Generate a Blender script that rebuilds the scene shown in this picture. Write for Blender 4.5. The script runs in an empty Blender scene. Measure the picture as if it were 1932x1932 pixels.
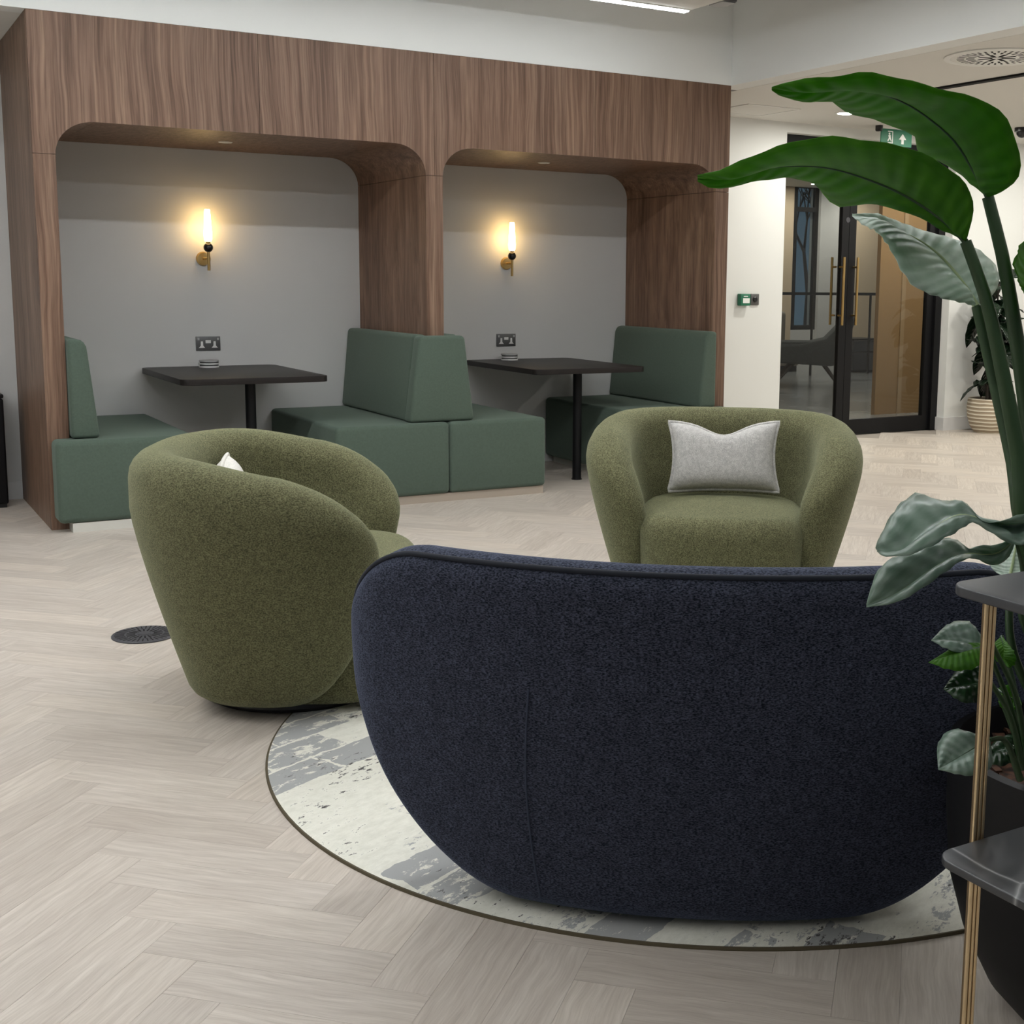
import bpy, bmesh, math, random
from mathutils import Vector, Matrix
random.seed(7)
sc = bpy.context.scene
COL = sc.collection
PI = math.pi

# ------------------------------------------------------------------ camera
F, CX, CY = 2426.1, 1152.04, 882.52
YAW, PIT, ROL = 0.5475, 0.1440, 0.0119
CAM = Vector((-0.9078, -6.8662, 1.27))
fw = Vector((math.sin(YAW)*math.cos(PIT), math.cos(YAW)*math.cos(PIT), -math.sin(PIT)))
rt0 = Vector((math.cos(YAW), -math.sin(YAW), 0)); up0 = rt0.cross(fw)
rt = math.cos(ROL)*rt0 + math.sin(ROL)*up0
up = -math.sin(ROL)*rt0 + math.cos(ROL)*up0
cd = bpy.data.cameras.new('camera'); cam = bpy.data.objects.new('camera', cd); COL.objects.link(cam)
cam.matrix_world = Matrix(((rt.x, up.x, -fw.x, CAM.x), (rt.y, up.y, -fw.y, CAM.y), (rt.z, up.z, -fw.z, CAM.z), (0, 0, 0, 1)))
cd.sensor_width = 36; cd.lens = F/1932*36; cd.shift_x = (966-CX)/1932; cd.shift_y = (CY-966)/1932
cd.clip_start = 0.05; cd.clip_end = 100
sc.camera = cam

def ray(px, py): return fw + (px-CX)/F*rt - (py-CY)/F*up
def at(px, py, d): return CAM + ray(px, py)*d            # d = distance along the optical axis
def on_y(px, py, y): r = ray(px, py); return CAM + r*((y-CAM.y)/r.y)
def on_z(px, py, z): r = ray(px, py); return CAM + r*((z-CAM.z)/r.z)
def project(P):
    d = P-CAM; z = d.dot(fw)
    return CX+F*d.dot(rt)/z, CY-F*d.dot(up)/z, z

# ------------------------------------------------------------------ world, exposure
w = bpy.data.worlds.new('world'); sc.world = w; w.use_nodes = True
w.node_tree.nodes['Background'].inputs[0].default_value = (0.86, 0.93, 1.0, 1)
w.node_tree.nodes['Background'].inputs[1].default_value = 0.15
sc.view_settings.view_transform = 'Standard'; sc.view_settings.look = 'None'
sc.view_settings.exposure = 0.45; sc.view_settings.gamma = 1.0
sc.view_settings.use_curve_mapping = False
LED = 56.0          # emission of the ceiling light lines
SPOT = 290.0         # emission of the recessed downlights
LAMP = 16.0         # emission of the wall lamp glass

# ------------------------------------------------------------------ materials
MATS = {}
def mat(name, col=(0.8, 0.8, 0.8), rough=0.5, metal=0.0, spec=0.5):
    m = bpy.data.materials.new(name); m.use_nodes = True
    b = m.node_tree.nodes['Principled BSDF']
    b.inputs['Base Color'].default_value = (*col, 1); b.inputs['Roughness'].default_value = rough
    b.inputs['Metallic'].default_value = metal; b.inputs['Specular IOR Level'].default_value = spec
    MATS[name] = m
    return m
def N(m, t, **k):
    n = m.node_tree.nodes.new(t)
    for a, v in k.items():
        if a in n.inputs.keys(): n.inputs[a].default_value = v
        else: setattr(n, a, v)
    return n
def L(m, a, b): m.node_tree.links.new(a, b)
def BS(m): return m.node_tree.nodes['Principled BSDF']
def ramp(m, fac, stops):
    r = N(m, 'ShaderNodeValToRGB'); e = r.color_ramp.elements
    while len(e) < len(stops): e.new(0.5)
    for q, (p, c) in zip(e, stops): q.position = p; q.color = (*c, 1)
    L(m, fac, r.inputs[0]); return r
def mapping(m, src, scale, loc=(0, 0, 0), rot=(0, 0, 0)):
    mp = N(m, 'ShaderNodeMapping'); mp.inputs['Scale'].default_value = scale
    mp.inputs['Location'].default_value = loc; mp.inputs['Rotation'].default_value = rot
    L(m, src, mp.inputs[0]); return mp.outputs[0]
def bump(m, h, strength, dist):
    b = N(m, 'ShaderNodeBump'); b.inputs['Strength'].default_value = strength; b.inputs['Distance'].default_value = dist
    L(m, h, b.inputs['Height']); L(m, b.outputs[0], BS(m).inputs['Normal'])
def math_n(m, op, a, b=None, c=None):
    n = N(m, 'ShaderNodeMath', operation=op)
    for i, v in enumerate((a, b, c)):
        if v is None: continue
        if isinstance(v, (int, float)): n.inputs[i].default_value = v
        else: L(m, v, n.inputs[i])
    return n.outputs[0]
def mixc(m, fac, a, b, mode='MIX'):
    n = N(m, 'ShaderNodeMix', data_type='RGBA', blend_type=mode)
    for i, v in ((0, fac), (6, a), (7, b)):
        if isinstance(v, (int, float)): n.inputs[i].default_value = v
        elif isinstance(v, tuple): n.inputs[i].default_value = (*v, 1)
        else: L(m, v, n.inputs[i])
    return n.outputs[2]

def plaster(name, col, rough=0.85):
    m = mat(name, col, rough, spec=0.2)
    tc = N(m, 'ShaderNodeTexCoord'); n = N(m, 'ShaderNodeTexNoise', Scale=180.0, Detail=3.0)
    L(m, tc.outputs['Object'], n.inputs['Vector']); bump(m, n.outputs[0], 0.05, 0.002)
    return m
plaster('wall_paint', (0.66, 0.655, 0.63)); plaster('booth_paint', (0.60, 0.60, 0.59)); plaster('white_paint', (0.775, 0.785, 0.765))
plaster('ceiling_paint', (0.70, 0.69, 0.65)); plaster('beige_wall', (0.60, 0.47, 0.33)); plaster('pale_wall', (0.62, 0.60, 0.57))
mat('skirting_paint', (0.66, 0.66, 0.66), 0.4)

def walnut():
    m = mat('walnut', rough=0.45, spec=0.3)
    tc = N(m, 'ShaderNodeTexCoord')
    wv = N(m, 'ShaderNodeTexNoise', Scale=1.0, Detail=2.0); L(m, mapping(m, tc.outputs['Object'], (2.2, 2.2, 1.1)), wv.inputs['Vector'])
    off = N(m, 'ShaderNodeVectorMath', operation='MULTIPLY_ADD'); L(m, wv.outputs['Color'], off.inputs[0])
    off.inputs[1].default_value = (0.10, 0.06, 0.0); L(m, tc.outputs['Object'], off.inputs[2])
    a = N(m, 'ShaderNodeTexNoise', Scale=1.0, Detail=6.0, Roughness=0.62); L(m, mapping(m, off.outputs[0], (40, 12, 0.9)), a.inputs['Vector'])
    b = N(m, 'ShaderNodeTexNoise', Scale=1.0, Detail=4.0, Roughness=0.6); L(m, mapping(m, off.outputs[0], (120, 60, 2.5)), b.inputs['Vector'])
    c = N(m, 'ShaderNodeTexNoise', Scale=1.0, Detail=2.0); L(m, mapping(m, tc.outputs['Object'], (5, 3, 0.25)), c.inputs['Vector'])
    r1 = ramp(m, a.outputs[0], [(0.28, (0.110, 0.062, 0.040)), (0.45, (0.195, 0.116, 0.079)), (0.56, (0.240, 0.149, 0.103)), (0.74, (0.32, 0.211, 0.148))])
    r2 = ramp(m, b.outputs[0], [(0.34, (0.62, 0.60, 0.58)), (0.6, (1, 1, 1))])
    r3 = ramp(m, c.outputs[0], [(0.35, (0.92, 0.92, 0.93)), (0.65, (1.04, 1.03, 1.02))])
    x = mixc(m, 1.0, r1.outputs[0], r2.outputs[0], 'MULTIPLY'); x = mixc(m, 1.0, x, r3.outputs[0], 'MULTIPLY')
    L(m, x, BS(m).inputs['Base Color']); bump(m, b.outputs[0], 0.06, 0.002)
walnut()

def plank_mat(name, attr):
    m = mat(name, rough=0.42, spec=0.35)
    uv = N(m, 'ShaderNodeUVMap'); uv.uv_map = 'plank'
    if attr:
        a = N(m, 'ShaderNodeAttribute'); a.attribute_name = 'tone'; rnd = a.outputs['Fac']
    else: rnd = N(m, 'ShaderNodeObjectInfo').outputs['Random']
    cmb = N(m, 'ShaderNodeCombineXYZ'); L(m, math_n(m, 'MULTIPLY', rnd, 37.0), cmb.inputs[0]); L(m, math_n(m, 'MULTIPLY', rnd, 91.0), cmb.inputs[1]); L(m, math_n(m, 'MULTIPLY', rnd, 53.0), cmb.inputs[2])
    ad = N(m, 'ShaderNodeVectorMath', operation='ADD'); L(m, uv.outputs[0], ad.inputs[0]); L(m, cmb.outputs[0], ad.inputs[1])
    wv = N(m, 'ShaderNodeTexNoise', Scale=6.0, Detail=2.0); L(m, ad.outputs[0], wv.inputs['Vector'])
    of = N(m, 'ShaderNodeVectorMath', operation='MULTIPLY_ADD'); L(m, wv.outputs['Color'], of.inputs[0]); of.inputs[1].default_value = (0.0, 0.028, 0); L(m, ad.outputs[0], of.inputs[2])
    g = N(m, 'ShaderNodeTexNoise', Scale=1.0, Detail=6.0, Roughness=0.6); L(m, mapping(m, of.outputs[0], (5, 75, 1)), g.inputs['Vector'])
    h = N(m, 'ShaderNodeTexNoise', Scale=1.0, Detail=4.0); L(m, mapping(m, of.outputs[0], (14, 300, 1)), h.inputs['Vector'])
    r = ramp(m, g.outputs[0], [(0.28, (0.47, 0.415, 0.365)), (0.5, (0.545, 0.490, 0.435)), (0.72, (0.63, 0.575, 0.515))])
    r2 = ramp(m, h.outputs[0], [(0.3, (0.91, 0.90, 0.89)), (0.6, (1.03, 1.03, 1.03))])
    r3 = ramp(m, rnd, [(0.0, (0.90, 0.89, 0.88)), (0.5, (1.0, 1.0, 1.0)), (1.0, (1.06, 1.05, 1.03))])
    x = mixc(m, 1.0, r.outputs[0], r2.outputs[0], 'MULTIPLY'); x = mixc(m, 1.0, x, r3.outputs[0], 'MULTIPLY')
    L(m, x, BS(m).inputs['Base Color']); bump(m, h.outputs[0], 0.05, 0.001)
    return m
plank_mat('plank_oak', False); plank_mat('plank_oak_far', True)
mat('floor_grout', (0.34, 0.30, 0.26), 0.8)

def fabric(name, c1, c2, scale, bstr=0.35, sheen=0.25, weave=(1, 1, 1), mott=0.25, tint=(1, 1, 1)):
    m = mat(name, c1, 0.92, spec=0.12)
    tc = N(m, 'ShaderNodeTexCoord')
    n = N(m, 'ShaderNodeTexNoise', Scale=scale, Detail=2.0, Roughness=0.55); L(m, mapping(m, tc.outputs['Object'], weave), n.inputs['Vector'])
    big = N(m, 'ShaderNodeTexNoise', Scale=scale*0.16, Detail=3.0); L(m, tc.outputs['Object'], big.inputs['Vector'])
    r = ramp(m, n.outputs[0], [(0.36, c1), (0.64, c2)])
    rb = ramp(m, big.outputs[0], [(0.35, (1-mott,)*3), (0.65, (1+mott*0.6,)*3)])
    L(m, mixc(m, 1.0, r.outputs[0], rb.outputs[0], 'MULTIPLY'), BS(m).inputs['Base Color'])
    BS(m).inputs['Sheen Weight'].default_value = sheen; BS(m).inputs['Sheen Roughness'].default_value = 0.5
    BS(m).inputs['Sheen Tint'].default_value = (*tint, 1)
    bump(m, n.outputs[0], bstr, 0.003)
    return m
fabric('olive_boucle', (0.060, 0.059, 0.028), (0.178, 0.174, 0.093), 220, 0.6, 0.30, (1, 1, 1.5), 0.10, (0.8, 0.85, 0.6))
fabric('navy_weave', (0.003, 0.0045, 0.008), (0.062, 0.067, 0.098), 200, 0.6, 0.22, (1, 1, 2.4), 0.16, (0.5, 0.62, 0.95))
fabric('sage_upholstery', (0.076, 0.104, 0.082), (0.094, 0.127, 0.102), 700, 0.12, 0.20, (1, 1, 1), 0.06, (0.75, 0.9, 0.8))
fabric('grey_linen', (0.42, 0.405, 0.39), (0.60, 0.585, 0.56), 420, 0.25, 0.1, (1, 1, 0.5), 0.12)
fabric('white_linen', (0.60, 0.58, 0.53), (0.74, 0.72, 0.68), 420, 0.2, 0.1, (1, 1, 0.5), 0.06)
fabric('charcoal_felt', (0.040, 0.045, 0.045), (0.062, 0.067, 0.066), 300, 0.2, 0.1)
mat('seam_shadow', (0.016, 0.022, 0.018), 0.9)
mat('navy_piping', (0.008, 0.011, 0.02), 0.85)
mat('seam_navy', (0.035, 0.045, 0.075), 0.9)
mat('black_metal', (0.006, 0.006, 0.007), 0.45, spec=0.25); mat('black_plastic', (0.008, 0.008, 0.009), 0.35)
mat('gun_metal', (0.050, 0.050, 0.058), 0.5); mat('slot_black', (0.002, 0.002, 0.002), 0.9)
mat('black_laminate', (0.018, 0.015, 0.014), 0.42, spec=0.25); mat('laminate_edge', (0.006, 0.006, 0.006), 0.5)
mat('brass', (0.62, 0.42, 0.17), 0.28, 1.0); mat('dark_bronze', (0.16, 0.11, 0.06), 0.5, 0.6); mat('pale_gold', (0.74, 0.58, 0.36), 0.38, 1.0)
mat('plinth_taupe', (0.40, 0.34, 0.28), 0.5); mat('plinth_white', (0.62, 0.61, 0.56), 0.5); mat('steel_plate', (0.14, 0.14, 0.14), 0.35, 0.7); mat('socket_white', (0.75, 0.75, 0.73), 0.4)
mat('coaster_dark', (0.06, 0.06, 0.06), 0.6); mat('grey_shell', (0.42, 0.42, 0.42), 0.5)
mat('sign_green', (0.0, 0.16, 0.075), 0.5); mat('sign_white', (0.85, 0.87, 0.84), 0.5); mat('release_green', (0.012, 0.16, 0.085), 0.45)
mat('white_plastic', (0.78, 0.78, 0.75), 0.45); mat('pot_black', (0.007, 0.007, 0.008), 0.5, spec=0.25)
mat('rug_edge', (0.085, 0.068, 0.038), 0.9); mat('brown_panel', (0.30, 0.175, 0.075), 0.4); mat('dark_wood', (0.02, 0.012, 0.008), 0.5)
mat('timber_strip', (0.36, 0.235, 0.125), 0.4); mat('tan_leather', (0.22, 0.19, 0.15), 0.6); mat('bark_trunk', (0.03, 0.022, 0.015), 0.8)

def emit(name, col, s):
    m = mat(name, col); b = BS(m); b.inputs['Emission Color'].default_value = (*col, 1); b.inputs['Emission Strength'].default_value = s
emit('led_line', (0.95, 0.98, 1.0), LED); emit('led_line_edge', (0.93, 0.975, 1.0), LED*0.20); emit('led_line_mid', (0.95, 0.98, 1.0), LED*0.80); emit('led_line_dim', (0.95, 0.98, 1.0), LED*0.36); emit('downlight_lens', (1.0, 0.975, 0.90), SPOT); emit('lamp_glass', (1.0, 0.66, 0.27), LAMP)
emit('dusk_outside', (0.05, 0.085, 0.12), 1.0)

def top_stone():
    m = mat('marble_black', rough=0.35, spec=0.5)
    tc = N(m, 'ShaderNodeTexCoord')
    wn = N(m, 'ShaderNodeTexNoise', Scale=5.0, Detail=3.0); L(m, tc.outputs['Object'], wn.inputs['Vector'])
    of = N(m, 'ShaderNodeVectorMath', operation='MULTIPLY_ADD'); L(m, wn.outputs['Color'], of.inputs[0]); of.inputs[1].default_value = (0.05, 0.05, 0); L(m, tc.outputs['Object'], of.inputs[2])
    v = N(m, 'ShaderNodeTexVoronoi', feature='DISTANCE_TO_EDGE', Scale=3.4); L(m, mapping(m, of.outputs[0], (1, 1, 0)), v.inputs['Vector'])
    r = ramp(m, v.outputs['Distance'], [(0.0, (0.30, 0.30, 0.30)), (0.006, (0.12, 0.125, 0.13)), (0.014, (0.036, 0.038, 0.042))])
    L(m, r.outputs[0], BS(m).inputs['Base Color'])
top_stone()
mat('stone_plain', (0.050, 0.052, 0.058), 0.45, spec=0.4)

def rug_mat():
    m = mat('rug_pile', rough=0.95, spec=0.1)
    tc = N(m, 'ShaderNodeTexCoord'); v = mapping(m, tc.outputs['Object'], (1, 1, 1), rot=(0, 0, math.radians(-24)))
    wn = N(m, 'ShaderNodeTexNoise', Scale=16.0, Detail=4.0); L(m, v, wn.inputs['Vector'])
    of = N(m, 'ShaderNodeVectorMath', operation='MULTIPLY_ADD'); L(m, wn.outputs['Color'], of.inputs[0]); of.inputs[1].default_value = (0.05, 0.03, 0); L(m, v, of.inputs[2])
    bk = N(m, 'ShaderNodeTexBrick', Scale=1.0); L(m, of.outputs[0], bk.inputs['Vector'])
    bk.inputs['Color1'].default_value = (0, 0, 0, 1); bk.inputs['Color2'].default_value = (1, 1, 1, 1); bk.inputs['Mortar'].default_value = (0, 0, 0, 1)
    bk.inputs['Brick Width'].default_value = 0.26; bk.inputs['Row Height'].default_value = 0.125; bk.inputs['Mortar Size'].default_value = 0.004; bk.inputs['Bias'].default_value = 0.0
    n1 = N(m, 'ShaderNodeTexNoise', Scale=1.0, Detail=8.0, Roughness=0.76); L(m, mapping(m, v, (12, 27, 1)), n1.inputs['Vector'])
    n2 = N(m, 'ShaderNodeTexNoise', Scale=1.0, Detail=8.0, Roughness=0.75); L(m, mapping(m, v, (22, 46, 1), (3, 1, 0)), n2.inputs['Vector'])
    n3 = N(m, 'ShaderNodeTexNoise', Scale=3.0, Detail=2.0); L(m, v, n3.inputs['Vector'])
    s = math_n(m, 'ADD', math_n(m, 'MULTIPLY', bk.outputs['Color'], 0.30), math_n(m, 'MULTIPLY', n1.outputs[0], 1.0))
    g = ramp(m, s, [(0.68, (0, 0, 0)), (0.71, (1, 1, 1))])
    d = ramp(m, math_n(m, 'ADD', n2.outputs[0], math_n(m, 'MULTIPLY', n3.outputs[0], 0.45)), [(0.85, (0, 0, 0)), (0.88, (1, 1, 1))])
    lp = ramp(m, n2.outputs[0], [(0.35, (0.66, 0.65, 0.57)), (0.65, (0.80, 0.79, 0.71))])
    x = mixc(m, g.outputs[0], lp.outputs[0], (0.37, 0.375, 0.37)); x = mixc(m, d.outputs[0], x, (0.10, 0.095, 0.09))
    L(m, x, BS(m).inputs['Base Color'])
    f = N(m, 'ShaderNodeTexNoise', Scale=700.0); L(m, tc.outputs['Object'], f.inputs['Vector']); bump(m, f.outputs[0], 0.3, 0.002)
rug_mat()

def leaf_mat(name, c1, c2, trans, rough=0.32, vein=60, spec=0.4, vc=0.10, vb=0.3):
    m = mat(name, rough=rough, spec=spec)
    uv = N(m, 'ShaderNodeUVMap'); uv.uv_map = 'leaf'
    sx = N(m, 'ShaderNodeSeparateXYZ'); L(m, uv.outputs[0], sx.inputs[0])
    av = math_n(m, 'ABSOLUTE', sx.outputs[1])
    ph = math_n(m, 'ADD', math_n(m, 'MULTIPLY', sx.outputs[0], vein), math_n(m, 'MULTIPLY', av, -vein*0.16))
    sn = math_n(m, 'SINE', ph)
    n = N(m, 'ShaderNodeTexNoise', Scale=4.0, Detail=3.0); L(m, uv.outputs[0], n.inputs['Vector'])
    fac = math_n(m, 'ADD', math_n(m, 'MULTIPLY', sn, vc), n.outputs[0])
    r = ramp(m, fac, [(0.32, c1), (0.68, c2)])
    L(m, r.outputs[0], BS(m).inputs['Base Color'])
    bump(m, sn, vb, 0.003)
    tr = N(m, 'ShaderNodeBsdfTranslucent'); tr.inputs[0].default_value = (*trans, 1)
    mx = N(m, 'ShaderNodeMixShader'); mx.inputs[0].default_value = 0.35
    out = m.node_tree.nodes['Material Output']
    L(m, BS(m).outputs[0], mx.inputs[1]); L(m, tr.outputs[0], mx.inputs[2]); L(m, mx.outputs[0], out.inputs[0])
leaf_mat('leaf_green', (0.034, 0.115, 0.008), (0.070, 0.200, 0.016), (0.16, 0.48, 0.02), 0.5, 95, 0.22, 0.10, 0.35)
leaf_mat('leaf_pale', (0.42, 0.54, 0.45), (0.68, 0.77, 0.70), (0.45, 0.60, 0.46), 0.42, 95, 0.35, 0.14, 0.35)
leaf_mat('leaf_grey', (0.13, 0.20, 0.155), (0.27, 0.36, 0.30), (0.10, 0.24, 0.09), 0.30, 60, 0.5, 0.09, 0.22)
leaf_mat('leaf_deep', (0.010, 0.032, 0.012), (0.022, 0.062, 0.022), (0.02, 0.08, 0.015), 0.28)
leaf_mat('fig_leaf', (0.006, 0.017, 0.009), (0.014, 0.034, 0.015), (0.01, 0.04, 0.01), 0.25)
mat('midrib_dark', (0.012, 0.048, 0.010), 0.45); mat('midrib_pale', (0.36, 0.45, 0.24), 0.5); mat('stem_green', (0.018, 0.050, 0.012), 0.45)

def pot_cream():
    m = mat('pot_cream', rough=0.7)
    tc = N(m, 'ShaderNodeTexCoord'); wn = N(m, 'ShaderNodeTexNoise', Scale=6.0); L(m, tc.outputs['Object'], wn.inputs['Vector'])
    s = N(m, 'ShaderNodeSeparateXYZ'); L(m, tc.outputs['Object'], s.inputs[0])
    t = math_n(m, 'SINE', math_n(m, 'ADD', math_n(m, 'MULTIPLY', s.outputs[2], 190.0), math_n(m, 'MULTIPLY', wn.outputs[0], 3.0)))
    r = ramp(m, t, [(0.30, (0.36, 0.29, 0.20)), (0.55, (0.76, 0.70, 0.57))]); L(m, r.outputs[0], BS(m).inputs['Base Color'])
    bump(m, t, 0.5, 0.004)
pot_cream()
def bark_mat():
    m = mat('bark_mulch', rough=0.9)
    tc = N(m, 'ShaderNodeTexCoord'); n = N(m, 'ShaderNodeTexNoise', Scale=60.0, Detail=4.0); L(m, tc.outputs['Object'], n.inputs['Vector'])
    L(m, ramp(m, n.outputs[0], [(0.35, (0.012, 0.006, 0.004)), (0.65, (0.11, 0.045, 0.022))]).outputs[0], BS(m).inputs['Base Color'])
bark_mat()
def glass_mat():
    m = mat('door_glass', (0.9, 0.9, 0.9), 0.02)
    nt = m.node_tree; out = nt.nodes['Material Output']
    t = N(m, 'ShaderNodeBsdfTransparent'); t.inputs[0].default_value = (0.80, 0.82, 0.81, 1)
    g = N(m, 'ShaderNodeBsdfGlossy'); g.inputs['Roughness'].default_value = 0.02
    fr = N(m, 'ShaderNodeFresnel', IOR=1.45); mx = N(m, 'ShaderNodeMixShader')
    geo = N(m, 'ShaderNodeNewGeometry'); L(m, math_n(m, 'MULTIPLY', fr.outputs[0], math_n(m, 'SUBTRACT', 1.0, geo.outputs['Backfacing'])), mx.inputs[0]); L(m, t.outputs[0], mx.inputs[1]); L(m, g.outputs[0], mx.inputs[2]); L(m, mx.outputs[0], out.inputs[0])
glass_mat()
def tile_mat():
    m = mat('lounge_tile', (0.30, 0.31, 0.31), 0.2, spec=0.5)
    tc = N(m, 'ShaderNodeTexCoord'); n = N(m, 'ShaderNodeTexNoise', Scale=3.0, Detail=5.0); L(m, tc.outputs['Object'], n.inputs['Vector'])
    L(m, ramp(m, n.outputs[0], [(0.35, (0.20, 0.205, 0.205)), (0.65, (0.32, 0.325, 0.32))]).outputs[0], BS(m).inputs['Base Color'])
tile_mat()

# ------------------------------------------------------------------ helpers
def link(name, me, m, parent=None, smooth=False, loc=None):
    if smooth:
        for p in me.polygons: p.use_smooth = True
    o = bpy.data.objects.new(name, me); COL.objects.link(o)
    if m: me.materials.append(MATS[m] if isinstance(m, str) else m)
    if parent: o.parent = parent
    if loc is not None: o.location = loc
    return o
def fromB(name, bm, m, parent=None, smooth=False, loc=None, auto=None):
    bmesh.ops.recalc_face_normals(bm, faces=bm.faces)
    me = bpy.data.meshes.new(name); bm.to_mesh(me); bm.free()
    o = link(name, me, m, parent, smooth or auto is not None, loc)
    if auto is not None: me.set_sharp_from_angle(angle=math.radians(auto))
    return o
def tag(o, label=None, cat=None, group=None, kind=None):
    if label: o['label'] = label
    if cat: o['category'] = cat
    if group: o['group'] = group
    if kind: o['kind'] = kind
    return o
def thing(name, label, cat, loc=(0, 0, 0), rz=0, group=None):
    o = bpy.data.objects.new(name, None); COL.objects.link(o); o.location = loc; o.rotation_euler = (0, 0, rz)
    o.empty_display_size = 0.1
    return tag(o, label, cat, group)
def box(bm, x0, x1, y0, y1, z0, z1, bev=0, seg=3):
    r = bmesh.ops.create_cube(bm, size=1.0); vs = r['verts']
    for v in vs: v.co = Vector(((x0+x1)/2+v.co.x*(x1-x0), (y0+y1)/2+v.co.y*(y1-y0), (z0+z1)/2+v.co.z*(z1-z0)))
    if bev:
        es = list({e for v in vs for e in v.link_edges})
        bmesh.ops.bevel(bm, geom=es, offset=bev, segments=seg, affect='EDGES', profile=0.5)
def boxo(name, b, m, parent=None, bev=0, seg=3, off=(0, 0, 0)):
    bm = bmesh.new(); box(bm, b[0]-off[0], b[1]-off[0], b[2]-off[1], b[3]-off[1], b[4]-off[2], b[5]-off[2], bev, seg)
    return fromB(name, bm, m, parent, auto=40 if bev else None)
def struct(name, b, m, bev=0):
    o = boxo(name, b, m, None, bev); o['kind'] = 'structure'; return o
def lathe(bm, prof, n=32, c=(0, 0, 0)):
    rings = []
    for (r, z) in prof:
        if r < 1e-6: rings.append([bm.verts.new((c[0], c[1], c[2]+z))])
        else: rings.append([bm.verts.new((c[0]+r*math.cos(2*PI*i/n), c[1]+r*math.sin(2*PI*i/n), c[2]+z)) for i in range(n)])
    for a, b in zip(rings, rings[1:]):
        for i in range(n):
            j = (i+1) % n
            if len(a) == 1 and len(b) == 1: continue
            if len(a) == 1: bm.faces.new((a[0], b[i], b[j]))
            elif len(b) == 1: bm.faces.new((a[i], a[j], b[0]))
            else: bm.faces.new((a[i], a[j], b[j], b[i]))
def latheo(name, prof, m, parent=None, n=32, c=(0, 0, 0), auto=35):
    bm = bmesh.new(); lathe(bm, prof, n, c); return fromB(name, bm, m, parent, auto=auto)
def frames(pts):
    T = []
    for i in range(len(pts)):
        a = pts[max(0, i-1)]; b = pts[min(len(pts)-1, i+1)]; T.append((b-a).normalized())
    ref = Vector((0, 0, 1)) if abs(T[0].z) < 0.9 else Vector((1, 0, 0))
    n = (ref-T[0]*ref.dot(T[0])).normalized(); out = []
    for t in T:
        n = (n-t*n.dot(t)).normalized(); out.append((t, n, t.cross(n)))
    return out
def tube(bm, pts, rad, n=8, closed=False, cap=True):
    pts = [Vector(p) for p in pts]
    rs = rad if isinstance(rad, (list, tuple)) else [rad]*len(pts)
    rings = []
    for (t, a, b), p, r in zip(frames(pts), pts, rs):
        rings.append([bm.verts.new(p+a*(r*math.cos(2*PI*i/n))+b*(r*math.sin(2*PI*i/n))) for i in range(n)])
    pr = list(zip(rings, rings[1:])) + ([(rings[-1], rings[0])] if closed else [])
    for A, B in pr:
        for i in range(n): bm.faces.new((A[i], A[(i+1) % n], B[(i+1) % n], B[i]))
    if cap and not closed:
        bm.faces.new(rings[0][::-1]); bm.faces.new(rings[-1])
def tubeo(name, pts, rad, m, parent=None, n=8, closed=False):
    bm = bmesh.new(); tube(bm, pts, rad, n, closed); return fromB(name, bm, m, parent, auto=50)
def prism(bm, poly, axis, a, b):
    def mk(u, v, w_): return {'x': (w_, u, v), 'y': (u, w_, v), 'z': (u, v, w_)}[axis]
    A = [bm.verts.new(mk(u, v, a)) for u, v in poly]; B = [bm.verts.new(mk(u, v, b)) for u, v in poly]
    n = len(poly)
    bm.faces.new(A); bm.faces.new(B[::-1])
    for i in range(n): bm.faces.new((A[i], B[i], B[(i+1) % n], A[(i+1) % n]))
def prismo(name, poly, axis, a, b, m, parent=None, bev=0, auto=30):
    bm = bmesh.new(); prism(bm, poly, axis, a, b)
    if bev:
        bmesh.ops.recalc_face_normals(bm, faces=bm.faces)
        es = [e for e in bm.edges if len(e.link_faces) == 2 and e.calc_face_angle(0) > 0.6]
        bmesh.ops.bevel(bm, geom=es, offset=bev, segments=3, affect='EDGES', profile=0.5)
    return fromB(name, bm, m, parent, auto=auto)
def rrect(x0, x1, y0, y1, r, n=6):
    P = []
    for cx, cy, a0 in ((x1-r, y1-r, 0), (x0+r, y1-r, 90), (x0+r, y0+r, 180), (x1-r, y0+r, 270)):
        for i in range(n+1):
            a = math.radians(a0+90*i/n); P.append((cx+r*math.cos(a), cy+r*math.sin(a)))
    return P
def copy_tree(o, parent=None):
    c = o.copy(); COL.objects.link(c); c.parent = parent
    for ch in list(o.children): copy_tree(ch, c)
    return c

# ------------------------------------------------------------------ room dimensions (metres)
H, LB, A1, A2, A3, A4 = 2.517, 4.149, 0.103, 2.0375, 2.1414, 4.046
J, A, D, DW = 1.8485, 2.0133, 1.082, 1.254
ZR, ZC = 2.80, 3.12

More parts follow.
